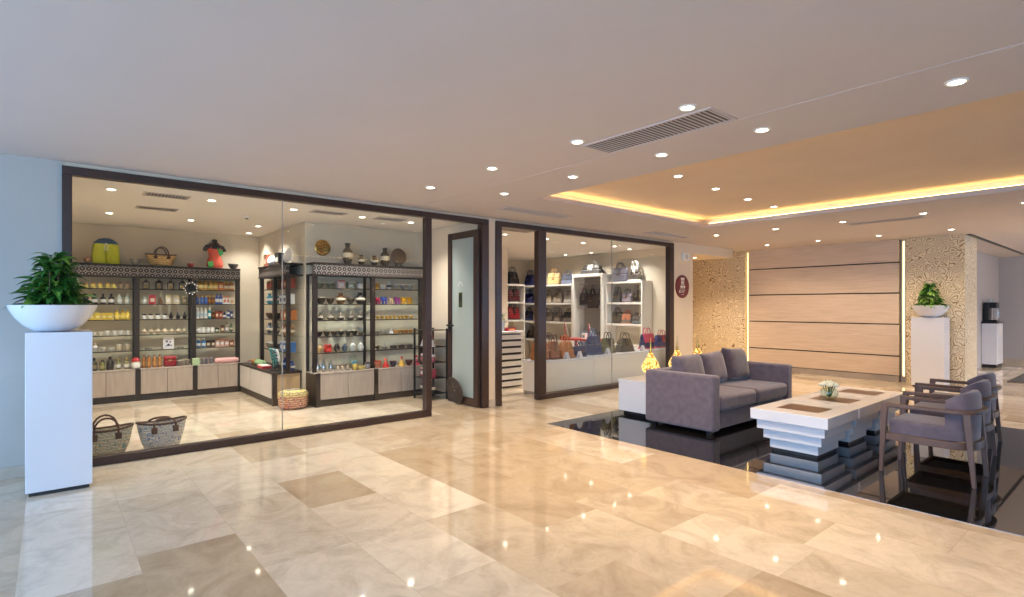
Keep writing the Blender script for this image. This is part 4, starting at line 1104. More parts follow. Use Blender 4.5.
for sx in (-1, 1): m.tube([(0, -0.065, 0.31), (sx * 0.02, -0.072, 0.27), (sx * 0.014, -0.072, 0.20)], 0.005, 5)
m.build('drawstring', WHITEM, t)
t = thing('mannequin_torso', 'black torso in a coral and green swimsuit on top of the long cabinet', 'mannequin', (-10.32, 2.14, TOPZ), G90)
prof = [(0.10, 0), (0.125, 0.04), (0.115, 0.12), (0.088, 0.19), (0.098, 0.27), (0.120, 0.33), (0.115, 0.38), (0.06, 0.42), (0.038, 0.44), (0.04, 0.475), (0.02, 0.485)]
MB().lathe(prof, 20, sy=0.62).tube([(-0.06, 0, 0.375), (-0.115, 0, 0.355), (-0.145, 0, 0.31), (-0.15, 0, 0.285)], [0.03, 0.036, 0.033, 0.028], 10).tube([(0.06, 0, 0.375), (0.115, 0, 0.355), (0.145, 0, 0.31), (0.15, 0, 0.285)], [0.03, 0.036, 0.033, 0.028], 10).build('torso', BLACK, t)
MB().lathe([(0.104, 0.0), (0.130, 0.04), (0.120, 0.12), (0.093, 0.19), (0.103, 0.27), (0.123, 0.32)], 20, (0, -0.002, 0), sy=0.64).build('swimsuit', gm((226, 96, 74), 0.6), t)
m = MB()
m.prism([(0.02, 0.33), (0.10, 0.30), (0.115, 0.24), (0.06, 0.20)], -0.084, -0.070, 'y'); m.prism([(-0.125, 0.10), (-0.05, 0.12), (-0.03, 0.02), (-0.11, 0.0)], -0.087, -0.068, 'y')
m.build('swimsuit_pattern', gm((60, 170, 90), 0.6), t)
for sx in (-1, 1): MB().tube([(sx * 0.07, -0.06, 0.32), (sx * 0.06, -0.045, 0.39), (sx * 0.03, 0.0, 0.435)], 0.008, 5).build('strap', gm((226, 96, 74), 0.6), t)
good('bowl', 'small silver lidded bowl between the lime shorts and the straw basket', (-10.30, 1.03, TOPZ), 0, 0.09, 0.075, ((170, 166, 160), (120, 116, 112)), 'ornaments on the long cabinet')
good('dish', 'small red and white dish between the straw basket and the torso', (-10.30, 1.78, TOPZ), 0, 0.06, 0.09, ((190, 60, 60), WH), 'ornaments on the long cabinet')
good('bowl', 'grey patterned bowl on the cabinet end beside the torso', (-10.30, 2.42, TOPZ), 0, 0.09, 0.085, ((120, 112, 108), WH), 'ornaments on the long cabinet')
good('dish', 'small brown dish on the cabinet top behind the planter leaves', (-10.30, 0.44, TOPZ), 0, 0.07, 0.09, ((176, 130, 100), (150, 60, 50)), 'ornaments on the long cabinet')

# ---- straw baskets on the shop floor behind the window
straw_basket('straw basket with loop handles on the shop floor, half behind the white pedestal', (-6.60, 0.42, 0.002), G90, STRAWG, LEATHER, 0.225, 0.15, 0.255, 0.5, lift=0.11)
straw_basket('straw basket with blue swirls on the shop floor behind the window', (-6.60, 0.885, 0.002), G90 + 0.12, STRAWB, LEATHER, 0.225, 0.15, 0.26, 0.5, lift=0.035, lean=0.5)
t = thing('woven_basket', 'round lidded basket with bright woven bands beside the counter corner', 'basket', (-7.99, 2.66, 0.002))
MB().lathe([(0.15, 0), (0.19, 0.03), (0.205, 0.10), (0.195, 0.18), (0.185, 0.185)], 28).build('body', STRAWR, t)
MB().lathe([(0.205, 0.18), (0.208, 0.20), (0.19, 0.235), (0.10, 0.265), (0.01, 0.272)], 28).build('lid', straw_mat('woven lid', S(220, 200, 130), S(80, 70, 110), S(210, 190, 90)), t)

# ---- projecting block: pottery bay and elephant bay
F4 = (-8.195, 2.91, G90); F5 = (-8.195, 3.81, G90)
B4, B5 = 'pottery bay', 'elephant bay'
u0, u1 = 0.08, 0.86
BKC = ((52, 44, 40), (206, 196, 176))
row(F4, B4, SH[0], SHELF_Z[0], -0.15, u0, u1, [(2, 'bowl', 'dark green bowl', ((80, 92, 80), CRM), 0.08, 0.06), (1, 'carton', 'pink and white box', ((220, 190, 180), RD, WH), 0.12, 0.055), (1, 'carton', 'grey green box', ((120, 130, 116), CRM, WH), 0.10, 0.05), (1, 'jar', 'white patterned jar', ((216, 212, 208), (120, 120, 120)), 0.11, 0.05)])
row(F4, B4, SH[1], SHELF_Z[1], -0.15, u0, u1, [(1, 'bowl', 'black and white bowl', BKC, 0.10, 0.075), (1, 'bowl', 'dark brown bowl', ((70, 54, 44), (130, 110, 80)), 0.09, 0.06), (1, 'vase', 'spotted brown vase', ((120, 84, 54), CRM), 0.17, 0.08), (1, 'bowl', 'small dark bowl', ((64, 54, 46), (120, 104, 80)), 0.09, 0.055), (1, 'vase', 'black and white vase', BKC, 0.185, 0.08)])
row(F4, B4, SH[2], SHELF_Z[2], -0.15, u0, u1, [(5, 'tagine', 'small dark and silver tagine pot', ((70, 60, 52), (150, 138, 120)), 0.125, 0.06)])
row(F4, B4, SH[3], SHELF_Z[3], -0.15, u0, u1, [(3, 'bowl', 'dark patterned bowl', ((60, 50, 44), (150, 136, 110)), 0.075, 0.052), (3, 'bowl', 'black and cream bowl', ((54, 48, 44), CRM), 0.08, 0.052), (1, 'dish', 'small dark dish', ((80, 70, 60), CRM), 0.04, 0.055)])
row(F4, B4, SH[4], SHELF_Z[4], -0.15, u0, u1, [(1, 'ceramic_egg', 'cream and orange egg ornament', ((230, 190, 130), (190, 90, 40)), 0.115, 0.045), (1, 'jar', 'bright red jar', ((214, 60, 50), (200, 50, 44)), 0.115, 0.06), (1, 'ceramic_egg', 'dark brown egg ornament', ((60, 44, 40), CRM), 0.135, 0.045), (1, 'ceramic_egg', 'blue grey egg ornament', ((90, 100, 116), DK), 0.115, 0.042), (2, 'ceramic_egg', 'white egg ornament', (WH, WH), 0.125, 0.05)])
SIL = (196, 194, 190)
MATS['silver'] = mat('silver metal', S(206, 204, 200), 0.18, metal=1.0, var=0.06)
row(F4, B4, 'counter', CT, -0.30, 0.02, 0.30, [(3, 'teapot', 'tall silver teapot', ('silver', 'silver'), 0.20, 0.036)])
row(F4, B4, 'counter middle', CT, -0.30, 0.32, 0.56, [(3, 'bowl', 'grey metal bowl', ('silver', (120, 90, 80)), 0.09, 0.037)])
row(F4, B4, 'counter end', CT, -0.30, 0.58, 0.88, [(1, 'jar', 'yellow lidded jar', ((196, 170, 90), (70, 120, 140)), 0.13, 0.042), (1, 'dish', 'shallow yellow dish', ((214, 196, 120), GOLDC), 0.05, 0.07), (1, 'jar', 'grey lidded jar', ((150, 140, 140), (90, 80, 80)), 0.10, 0.045)])
tag(MB().lathe([(0.012, 0.0), (0.07, 0.004), (0.076, 0.03), (0.07, 0.15), (0.055, 0.20), (0.03, 0.215)], 16).build('glass_bell', JARG, None, at(F4, 0.66, -0.16, CT + 0.001)), 'clear glass bell jar at the back of the pottery bay counter', 'glass')
u0, u1 = 0.08, 0.82
row(F5, B5, SH[0], SHELF_Z[0], -0.15, u0, u1, [(1, 'mug', 'wide golden cup', (GOLDC, Y2), 0.10, 0.045), (1, 'mug', 'white cup', (WH, CRM), 0.085, 0.045), (1, 'vase', 'white and black vase', (WH, DK), 0.13, 0.04), (3, 'bowl', 'grey patterned bowl', ((150, 146, 140), WH), 0.085, 0.055)])
row(F5, B5, SH[1], SHELF_Z[1], -0.15, u0 + 0.03, u1, [(1, 'toy_elephant', 'crimson elephant', ((170, 40, 80), (190, 60, 90)), 0.12, 0.042), (1, 'toy_elephant', 'blue elephant', ((60, 70, 160), BLU), 0.13, 0.046), (1, 'toy_elephant', 'cream elephant', ((224, 190, 150), CRM), 0.12, 0.042), (1, 'toy_elephant', 'purple elephant', ((150, 50, 130), (170, 70, 150)), 0.13, 0.046), (2, 'toy_elephant', 'golden yellow elephant', ((226, 164, 20), (236, 180, 40)), 0.13, 0.044)])
row(F5, B5, SH[2], SHELF_Z[2], -0.15, u0, u1, [(10, 'bowl', 'tiny golden cup', (GOLDC, (230, 214, 170)), 0.055, 0.030)])
row(F5, B5, SH[3], SHELF_Z[3], -0.15, u0, u1, [(4, 'bowl', 'small pale grey bowl', ((190, 176, 160), WH), 0.055, 0.034), (1, 'tagine', 'small white tagine pot', (WH, WH), 0.09, 0.04), (5, 'bowl', 'small orange bowl', ((220, 150, 80), (236, 190, 120)), 0.06, 0.034)])
row(F5, B5, SH[4], SHELF_Z[4], -0.15, u0, u1, [(1, 'dish', 'pale silver dish', ('silver', WH), 0.06, 0.07), (1, 'tagine', 'small grey tagine pot', ((130, 120, 116), (160, 150, 140)), 0.10, 0.045), (3, 'dish', 'dark metal dish', ((84, 78, 76), (60, 56, 54)), 0.05, 0.065)])
row(F5, B5, 'counter', CT, -0.30, 0.03, 0.86, [(1, 'bowl', 'red and beige bowl', ((190, 120, 90), RD), 0.11, 0.058), (1, 'doll', 'doll in red robe', ((190, 44, 40), (200, 150, 110), (210, 60, 50)), 0.15, 0.06), (1, 'bowl', 'black bowl', (DK, (90, 40, 40)), 0.09, 0.058), (1, 'doll', 'doll in yellow and red robe', ((206, 160, 60), (190, 140, 110), RD), 0.16, 0.06), (1, 'bowl', 'dark red bowl', ((90, 30, 36), DK), 0.09, 0.06), (1, 'doll', 'doll in pink and red robe', ((200, 70, 90), WH, RD), 0.16, 0.06)])
# ---- on top of the block cabinets
def vase_top(label, y, h, r, cols, kind='vase'): good(kind, label, (-8.02, y, TOPZ), 0.4, h, r, cols, 'ornaments on the block cabinets')
EMB = ((84, 68, 54), (206, 192, 164))
for nm, y, h, r in (('tall lidded dark urn with pale scrolls, first on the block cabinets', 3.48, 0.33, 0.085), ('small dark pot with pale scrolls beside the tall urn', 3.70, 0.16, 0.06), ('small dark pot with pale scrolls nearer the second tall urn', 3.92, 0.16, 0.065), ('second tall lidded dark urn with pale scrolls, before the round plate', 4.10, 0.30, 0.08)):
    good('vase', nm, (-8.02, y, TOPZ), 0.3, h, r, EMB, 'ornaments on the block cabinets')
t = thing('brass_plate', 'round pierced brass plate hung on the wall over the pottery bay', 'wall plate', (-8.198, 3.16, 2.33), G90)
PIER = FRIEZE
MB().lathe([(0.01, 0.0), (0.118, 0.0), (0.122, 0.012), (0.11, 0.02), (0.01, 0.014)], 28).build('disc', GOLD, t)
ch = t.children[0]; ch.rotation_euler = (PI / 2, 0, 0)
m = MB()
for rr, nn in ((0.03, 5), (0.062, 9), (0.094, 14)):
    for k in range(nn):
        a = 2 * PI * k / nn; m.prism([(rr * math.cos(a) + 0.012 * math.cos(q), rr * math.sin(a) + 0.012 * math.sin(q)) for q in [2 * PI * j / 6 for j in range(6)]], -0.024, -0.010, 'y')
m.build('pierced_pattern', gm((74, 52, 34)), t)
t = thing('brass_plate', 'dark round plate on a stand on top of the elephant bay', 'wall plate', (-8.05, 4.36, TOPZ), G90)
p_ = MB().lathe([(0.01, 0.0), (0.13, 0.0), (0.135, 0.012), (0.12, 0.02), (0.01, 0.012)], 28).build('disc', gm((96, 80, 70)), t); p_.rotation_euler = (PI / 2 - 0.15, 0, 0); p_.location = (0, 0, 0.17)
MB().tube([(-0.06, -0.03, 0.006), (0.06, -0.03, 0.006)], 0.006, 6).tube([(-0.05, -0.03, 0.006), (-0.03, 0.05, 0.10), (0, 0.09, 0.006)], 0.006, 6).tube([(0.05, -0.03, 0.006), (0.03, 0.05, 0.10), (0, 0.09, 0.006)], 0.006, 6).build('stand', BLACK, t)
# ---- corner racks and low counter
F6 = (-9.60, 2.895, 0.0); F7 = (-8.92, 2.895, 0.0); B6, B7 = 'deep corner rack', 'near corner rack'
for F, B, sets in ((F6, B6, [('carton', 'brown box', ((130, 84, 60), CRM, RD)), ('vase', 'teal and white vase', ((70, 150, 170), WH)), ('bowl', 'dark wooden bowl', ((60, 40, 34), BRN)), ('vase', 'grey blue vase', ((90, 100, 110), CRM)), ('bowl', 'grey bowl', ((120, 110, 104), WH))]),
                   (F7, B7, [('carton', 'red brown box', ((150, 70, 50), (90, 40, 34), CRM)), ('carton', 'white picture box', ((220, 220, 220), (120, 120, 130), (90, 90, 110))), ('carton', 'orange brown box', ((180, 110, 60), BRN, CRM)), ('vase', 'brown striped vase', ((140, 100, 70), CRM)), ('carton', 'blue box', ((70, 110, 170), WH, WH))])):
    for s_i, (kd, ds, cols) in enumerate(sets):
        hh, rr = {'carton': (0.15, 0.06), 'vase': (0.18, 0.06), 'bowl': (0.10, 0.08)}[kd]
        row(F, B, SH[s_i], SHELF_Z[s_i], -0.12, 0.08, 0.58, [(3, kd, ds, cols, hh, rr)])
good('ceramic_egg', 'white rounded pot on top of the deep corner rack', (-9.22, 2.74, TOPZ), 0, 0.18, 0.08, (WH, WH), 'ornaments on the corner racks')
good('carton', 'red brown box on top of the deep corner rack', (-9.44, 2.74, TOPZ), 0, 0.20, 0.07, ((150, 80, 60), BRN, CRM), 'ornaments on the corner racks')
good('carton', 'dark box with white face on top of the near corner rack', (-8.80, 2.74, TOPZ), 0, 0.18, 0.09, ((60, 56, 60), DK, WH), 'ornaments on the corner racks')
t = thing('white_plate', 'round white plate standing on top of the near corner rack', 'plate', (-8.45, 2.74, TOPZ), 0.3)
p_ = MB().lathe([(0.01, 0.0), (0.10, 0.0), (0.105, 0.012), (0.09, 0.02), (0.01, 0.012)], 28).build('disc', WHITEM, t); p_.rotation_euler = (PI / 2 - 0.15, 0, 0); p_.location = (0, 0, 0.115)
MB().tube([(-0.06, -0.02, 0.006), (0.06, -0.02, 0.006)], 0.006, 6).tube([(0.0, -0.02, 0.006), (0, 0.07, 0.006), (0, 0.04, 0.09)], 0.006, 6).build('stand', BLACK, t)
tag(MB().tube([(-0.22 + 0.055 * i, 0.012 * math.sin(i), 0.052) for i in range(9)], [0.03, 0.05, 0.053, 0.052, 0.054, 0.052, 0.053, 0.05, 0.032], 14).build('rolled_cloth', mat('green cloth roll', S(140, 170, 120), 0.85, var=0.25, scale=30), None, (-9.35, 2.585, CT + 0.001)), 'pale green rolled cloth on the low counter round the corner', 'cloth')
t = thing('bead_stand', 'jewellery stand hung with turquoise and black beads on the low corner counter', 'jewellery stand', (-8.55, 2.58, CT + 0.001))
MB().lathe([(0.07, 0), (0.07, 0.012), (0.012, 0.02), (0.010, 0.34), (0.004, 0.35)], 14).tube([(-0.16, 0, 0.31), (0.16, 0, 0.31)], 0.008, 6).build('stand', BLACK, t)
for k, (dx, c_) in enumerate(((-0.15, (60, 170, 170)), (-0.10, (40, 40, 44)), (-0.05, (70, 160, 150)), (0.0, (150, 40, 50)), (0.05, (60, 170, 170)), (0.10, (34, 34, 38)), (0.15, (220, 220, 220)))):
    L = 0.16 + 0.05 * (k % 3)
    pts = [(dx + 0.03 * math.sin(a), -0.016 * math.cos(a) - 0.004, 0.315 - L * (1 - math.cos(a)) / 2) for a in [2 * PI * j / 16 for j in range(16)]]
    m = MB()
    for p in pts: m.lathe([(0.002, -0.018), (0.017, -0.007), (0.017, 0.007), (0.002, 0.018)], 6, p)
    m.build('bead_string', gm(c_), t)
t = thing('display_tray', 'flat red and white display tray at the corner of the low counter', 'tray', (-8.55, 2.60, CT + 0.001))
t.location = (-9.02, 2.56, CT + 0.001)
box(-0.14, 0.14, -0.07, 0.07, 0, 0.035).build('base', gm((190, 60, 70)), t, bevel=0.004); box(-0.125, 0.125, -0.06, 0.06, 0.035, 0.05).build('liner', WHITEM, t, bevel=0.004)
# ---- stand by the doorway, fan at the door
t = thing('souvenir_rack', 'upright souvenir rack crowded with small red and dark goods inside the doorway', 'rack', (-7.42, 4.58, 0.0))
f = MB()
for x in (-0.20, 0.20):
    for y in (-0.17, 0.17): f.box(x - 0.012, x + 0.012, y - 0.012, y + 0.012, 0.0, 1.10)
f.build('frame', BLACK, t)
for z in (0.10, 0.34, 0.58, 0.82, 1.08): box(-0.20, 0.20, -0.17, 0.17, z - 0.01, z).build('shelf', BLACK, t)
for i, z in enumerate((0.10, 0.34, 0.58, 0.82)):
    for k in range(3):
        kd = ('vase', 'carton', 'jar', 'doll')[i]; cols = (((70, 66, 70), CRM), ((150, 60, 80), CRM, WH), ((150, 90, 100), WH), ((210, 200, 196), (120, 90, 80), RD))[i]
        good(kd, f'small {("dark vase", "red box", "red jar", "white doll")[i]}, {ORD[k]} on the {("floor level", "lower", "middle", "upper")[i]} tier of the doorway souvenir rack', (-7.42 - 0.125 + 0.125 * k, 4.53, z + 0.001), 0, (0.19, 0.14, 0.12, 0.18)[i], 0.052, cols, 'goods on the souvenir rack')
good('vase', 'dark vase on top of the doorway souvenir rack', (-7.42, 4.53, 1.081), 0, 0.12, 0.05, ((90, 80, 70), CRM), None)
t = thing('woven_tray', 'round dark woven tray leaning against the open door leaf on the floor', 'tray', (-6.74, 4.625, 0.004))
w_ = MB()
for i in range(9): w_.tube([((0.025 + 0.021 * i) * math.cos(a), 0, (0.025 + 0.021 * i) * math.sin(a)) for a in [2 * PI * k / 26 for k in range(26)]], 0.010, 5, closed=True)
o = w_.build('weave', mat('dark wicker', S(78, 66, 58), 0.7, var=0.5, scale=50), t, (0, -0.055, 0.204), (0.22, 0, 0))
m = MB()
for k in range(8):
    a = 2 * PI * k / 8; m.tube([(0.02 * math.cos(a), 0.0, 0.02 * math.sin(a)), (0.19 * math.cos(a), 0.0, 0.19 * math.sin(a))], 0.006, 5)
m.build('ribs', gm((70, 54, 44)), t, (0, -0.055, 0.204), (0.22, 0, 0))
t = thing('door_sticker', 'small dark green poster with white emblem above it on the frosted door', 'poster', (-6.70, 4.6485, 1.45))
box(-0.045, 0.045, -0.002, 0.0, -0.02, 0.20).build('sheet', gm((60, 66, 40)), t, smooth=False); box(-0.025, 0.025, -0.0032, -0.002, 0.07, 0.16).build('print', gm((30, 32, 26)), t, smooth=False)
m = MB()
for k in range(7):
    a = PI * k / 6; m.prism([(0.05 * math.cos(a) + 0.010 * math.cos(q), 0.30 + 0.05 * math.sin(a) + 0.010 * math.sin(q)) for q in [2 * PI * j / 6 for j in range(6)]], -0.0025, -0.0005, 'y')
m.build('emblem', WHITEM, t)

for i, (kd, ds, x, cols, h, r) in enumerate((('vase', 'deep blue vase at the back of the low corner counter by the rack post', -8.78, ((50, 70, 140), (190, 200, 220)), 0.17, 0.05),
        ('vase', 'shorter blue and white vase behind the bead stand on the low corner counter', -8.36, ((60, 80, 150), WH), 0.15, 0.05),
        ('carton', 'small pink box between the green cloth roll and the flat red tray', -9.22, ((220, 150, 160), WH, RD), 0.06, 0.035),
        ('bowl', 'small white bowl at the deep end of the low corner counter', -9.80, (WH, RD), 0.06, 0.06),
        ('jar', 'small amber jar beside the white bowl on the low corner counter', -9.66, (AMB, GOLDC), 0.09, 0.035))):
    good(kd, ds, (x, 2.58 if i > 1 else 2.80 - 0.04 * i, CT + 0.001), 0.2, h, r, cols, 'small goods on the low corner counter')

# ------------------------------------------------------------------ bag shop
t = thing('window_counter', 'long low white display counter inside the bag shop window', 'counter', (-6.69, 7.95, 0))
box(-0.21, 0.21, -1.88, 2.10, 0.0, 0.05).build('plinth', mat('warm grey plinth', S(170, 160, 150), 0.5), t)
for i, (a, b, h) in enumerate(((-1.90, -0.62, 0.555), (-0.615, 1.0, 0.575), (1.005, 2.10, 0.595))):
    box(-0.22, 0.22, a, b, 0.05, h - 0.03).build('body', WHITEM, t, bevel=0.003)
    box(-0.23, 0.23, a, b, h - 0.03, h).build('worktop', WHITE, t, bevel=0.003)
def bag_shelves(name, label, x0, x1, zs, depth, group=None, sides=True):
    t = thing(name, label, 'shelves', (x0, 10.195, 0), 0, group); w = x1 - x0
    for z in zs: box(0.03, w - 0.03, -depth, -0.004, z - 0.045, z).build('shelf', WHITEM, t, bevel=0.003)
    for x in ((0, w - 0.035) if sides else ()): box(x, x + 0.035, -depth, -0.004, 0, max(zs) + 0.003).build('side_panel', WHITEM, t)
    return t
BZ = [2.00, 1.53, 1.05, 0.58]
bag_shelves('wall_shelves', 'long white wall shelves of handbags seen behind the dark window post', -11.40, -9.38, BZ, 0.36, 'bag shop shelves')
bag_shelves('wall_shelves', 'white wall shelves of handbags at the end beside the maroon sign wall', -8.33, -7.30, BZ, 0.36, 'bag shop shelves')
t = thing('tall_cabinet', 'tall white open cabinet hung with dark bags between the two shelf walls', 'cabinet', (-8.855, 10.195, 0))
for x in (-0.475, 0.425): box(x, x + 0.05, -0.42, -0.004, 0, 2.14).build('side_panel', WHITEM, t, bevel=0.003)
box(-0.475, 0.475, -0.42, -0.004, 2.14, 2.20).build('top', WHITEM, t, bevel=0.003)
box(-0.425, 0.425, -0.03, -0.004, 0, 2.14).build('back_panel', gm((150, 142, 132), 0.6), t)
box(-0.425, 0.425, -0.42, -0.004, 0.0, 0.10).build('plinth', WHITEM, t)
MB().tube([(-0.425, -0.2, 1.98), (0.425, -0.2, 1.98)], 0.014, 8).build('rail', CHROME, t)
def bag_parts(w, h, d, cols, style, t):
    c1 = gm(cols[0], 0.45); c2 = gm(cols[1 % len(cols)], 0.45)
    b = MB()
    k = {'tote': 1.06, 'dome': 0.72, 'satchel': 0.92, 'slouch': 0.80}[style]
    b.taper((-w / 2, w / 2, -d / 2, d / 2, 0), (-w / 2 * (1 + k) / 2, w / 2 * (1 + k) / 2, -d * 0.42, d * 0.42, h * 0.55))
    b.taper((-w / 2 * (1 + k) / 2, w / 2 * (1 + k) / 2, -d * 0.42, d * 0.42, h * 0.545), (-w / 2 * k, w / 2 * k, -d * 0.16, d * 0.16, h))
    b.build('body', c1, t, bevel=min(w, d) * 0.16, seg=3)
    box(-w * 0.515, w * 0.515, -d * 0.515, d * 0.515, 0.002, h * 0.10).build('base_band', c2, t, bevel=0.006)
    if style == 'satchel':
        MB().taper((-w * 0.45, w * 0.45, -d * 0.50, -d * 0.40, h * 0.42), (-w * 0.45, w * 0.45, -d * 0.34, -d * 0.10, h * 1.005)).build('flap', c2, t, bevel=0.008)
    else:
        MB().taper((-w * 0.10, w * 0.10, -d * 0.50, -d * 0.38, h * 0.42), (-w * 0.10, w * 0.10, -d * 0.33, -d * 0.12, h * 0.98)).build('strap', c2, t, bevel=0.004)
    for s_ in (-1, 1):
        pts = [(-w * 0.24, s_ * d * 0.24, h * 0.80)] + [(-w * 0.24 * math.cos(PI * j / 8), s_ * d * (0.16 + 0.08 * math.sin(PI * j / 8)), h * 0.98 + min(0.40 * h, 0.13) * math.sin(PI * j / 8)) for j in range(9)] + [(w * 0.24, s_ * d * 0.24, h * 0.80)]
        MB().tube(pts, 0.009, 6).build('handle', c2, t)
    MB().lathe([(0.002, 0), (0.016, 0.002), (0.016, 0.008), (0.002, 0.01)], 10).build('clasp', GOLD, t, (0, -d * 0.50, h * 0.52), (PI / 2, 0, 0))
def bag(label, x, y, z, rz, w, h, d, cols, style, group):
    t = thing('handbag', label, 'handbag', (x, y, z), rz, group)
    bag_parts(w, h, d, cols, style, t); return t
TAN, NAVY, GRY, OLV, SLT = (176, 112, 62), (36, 42, 84), (140, 132, 126), (110, 104, 70), (92, 88, 90)
g = 'handbags on the window counter'
bag('tan handbag partly behind the dark window post, first on the counter', -6.69, 6.24, 0.557, 1.5, 0.28, 0.30, 0.16, (TAN, (150, 92, 50)), 'tote', g)
bag('brown handbag just past the dark window post on the counter', -6.69, 6.54, 0.557, 1.6, 0.27, 0.30, 0.17, ((150, 92, 56), (120, 72, 44)), 'dome', g)
bag('wide tan leather handbag beside the navy one on the counter', -6.69, 6.85, 0.557, 1.5, 0.29, 0.28, 0.18, (TAN, (196, 130, 76)), 'slouch', g)
bag('low navy handbag with pale clasp between the tan bag and the tall blue bag', -6.69, 7.175, 0.557, 1.6, 0.27, 0.19, 0.18, (NAVY, (50, 56, 96)), 'satchel', g)
bag('tall slouchy dark blue bag on the counter before the glass joint', -6.69, 7.56, 0.577, 1.5, 0.32, 0.34, 0.20, ((56, 66, 100), (70, 80, 116)), 'slouch', g)
bag('olive handbag at the glass joint of the bag shop window', -6.69, 7.96, 0.577, 1.6, 0.30, 0.28, 0.15, (OLV, (80, 66, 44)), 'tote', g)
bag('dark olive grey handbag with tall handles past the glass joint', -6.69, 8.46, 0.577, 1.55, 0.42, 0.26, 0.17, ((88, 82, 70), (64, 56, 46)), 'dome', g)
bag('navy handbag with bright pink front on the counter', -6.69, 9.16, 0.597, 1.6, 0.36, 0.30, 0.16, (NAVY, (200, 60, 100)), 'satchel', g)
bag('navy and red tote at the end of the counter by the end frame', -6.69, 9.66, 0.597, 1.5, 0.34, 0.26, 0.15, ((50, 56, 110), (170, 50, 70)), 'tote', g)
def tent(label, x, y, z):
    t = thing('price_card', label, 'card', (x, y, z), PI / 2, 'price cards on the counter')
    MB().prism([(-0.05, 0), (-0.044, 0), (0.0, 0.10), (0.044, 0), (0.05, 0), (0.004, 0.112), (-0.004, 0.112)], -0.035, 0.035, 'x').build('folded_card', WHITE, t)
    box(-0.02, 0.02, -0.02, 0.02, -0.0, 0.004).build('foot', WHITEM, t)
tent('white price card between the brown and tan handbags', -6.52, 6.70, 0.557)
tent('white price card before the low navy handbag', -6.52, 7.02, 0.557)
tent('white price card before the tall slouchy blue bag', -6.52, 7.76, 0.577)
tent('white price card beside the navy and pink handbag', -6.52, 8.80, 0.577)
# shelf walls
def shelf_bags(xs0, xs1, rows):
    for zi, (sh, lst) in enumerate(rows):
        n = len(lst)
        for i, (desc, cols, w, h, st) in enumerate(lst):
            x = xs0 + (xs1 - xs0) * (i + 0.5) / n
            bag(f'{desc}, {ORD[i]} from left on the {sh}', x, 10.00, BZ[zi] + 0.001, R_.uniform(-0.15, 0.15), w, h, 0.16, cols, st, f'handbags on the {sh}')
L1 = 'the long white wall shelves'
shelf_bags(-11.34, -9.45, [
    (f'top of {L1}', [('deep blue handbag', ((40, 44, 90), NAVY), 0.36, 0.30, 'slouch'), ('grey and white handbag', ((176, 172, 166), (110, 106, 104)), 0.36, 0.27, 'dome'), ('golden tan bag', ((206, 172, 116), (180, 140, 86)), 0.38, 0.30, 'tote'), ('blue grey satchel', ((110, 116, 136), (76, 80, 96)), 0.36, 0.24, 'satchel')]),
    (f'second row of {L1}', [('dark blue handbag', ((40, 40, 84), NAVY), 0.32, 0.26, 'tote'), ('grey handbag', (GRY, SLT), 0.30, 0.27, 'tote'), ('beige handbag', ((180, 164, 140), (130, 116, 100)), 0.32, 0.24, 'dome'), ('taupe handbag', ((150, 134, 118), (110, 96, 84)), 0.28, 0.26, 'slouch'), ('silver grey handbag', ((176, 168, 160), GRY), 0.28, 0.22, 'satchel')]),
    (f'third row of {L1}', [('navy handbag', (NAVY, DK), 0.32, 0.26, 'slouch'), ('brown grey handbag', ((130, 112, 98), SLT), 0.30, 0.27, 'tote'), ('dark taupe handbag', ((112, 98, 86), (80, 68, 60)), 0.32, 0.24, 'tote'), ('grey brown handbag', ((140, 124, 110), SLT), 0.30, 0.25, 'dome'), ('dusky handbag', ((120, 108, 100), DK), 0.30, 0.25, 'satchel')]),
    (f'bottom row of {L1}', [('black handbag', (DK, SLT), 0.34, 0.24, 'dome'), ('grey blue purse', ((130, 150, 156), SLT), 0.34, 0.12, 'satchel'), ('orange red purse', ((206, 100, 60), RD), 0.34, 0.10, 'satchel')]),
])
L2 = 'the end wall shelves'
shelf_bags(-8.24, -7.40, [
    (f'top of {L2}', [('slate blue tote', ((96, 92, 104), (70, 70, 84)), 0.38, 0.32, 'tote'), ('black and white bag', ((70, 64, 62), WH), 0.30, 0.34, 'dome')]),
    (f'second row of {L2}', [('dark grey handbag', ((84, 76, 74), SLT), 0.27, 0.26, 'dome'), ('lilac grey handbag', ((150, 140, 150), SLT), 0.24, 0.22, 'tote'), ('black handbag', (DK, SLT), 0.23, 0.28, 'slouch')]),
    (f'third row of {L2}', [('dark olive handbag', ((84, 78, 64), DK), 0.27, 0.26, 'tote'), ('grey and coral handbag', ((130, 120, 112), (200, 130, 100)), 0.26, 0.22, 'satchel'), ('grey blue purse', ((120, 130, 136), SLT), 0.24, 0.18, 'satchel')]),
])
bag('black and silver bowling bag on top of the tall white cabinet', -8.86, 9.98, 2.201, 0.05, 0.62, 0.24, 0.24, ((56, 52, 50), (190, 186, 180)), 'dome', None)
def hung(label, x, z, h, w, cols):
    t = thing('hanging_bag', label, 'handbag', (x, 9.995, z), 0, 'bags hung in the tall cabinet')
    bag_parts(w, h, 0.10, cols, 'tote', t)
    MB().tube([(-w * 0.24, 0, h * 0.95), (0, 0, 1.994 - z), (w * 0.24, 0, h * 0.95)], 0.007, 6).build('long_strap', gm(cols[1], 0.5), t)
hung('black bag hanging on the rail of the tall white cabinet, first along it', -9.13, 1.46, 0.30, 0.24, (DK, SLT))
hung('dark brown bag hanging on the rail of the tall white cabinet, middle', -8.86, 1.40, 0.34, 0.26, ((60, 46, 42), DK))
hung('charcoal bag hanging on the rail of the tall white cabinet, last along it', -8.59, 1.46, 0.30, 0.24, ((50, 48, 50), DK))
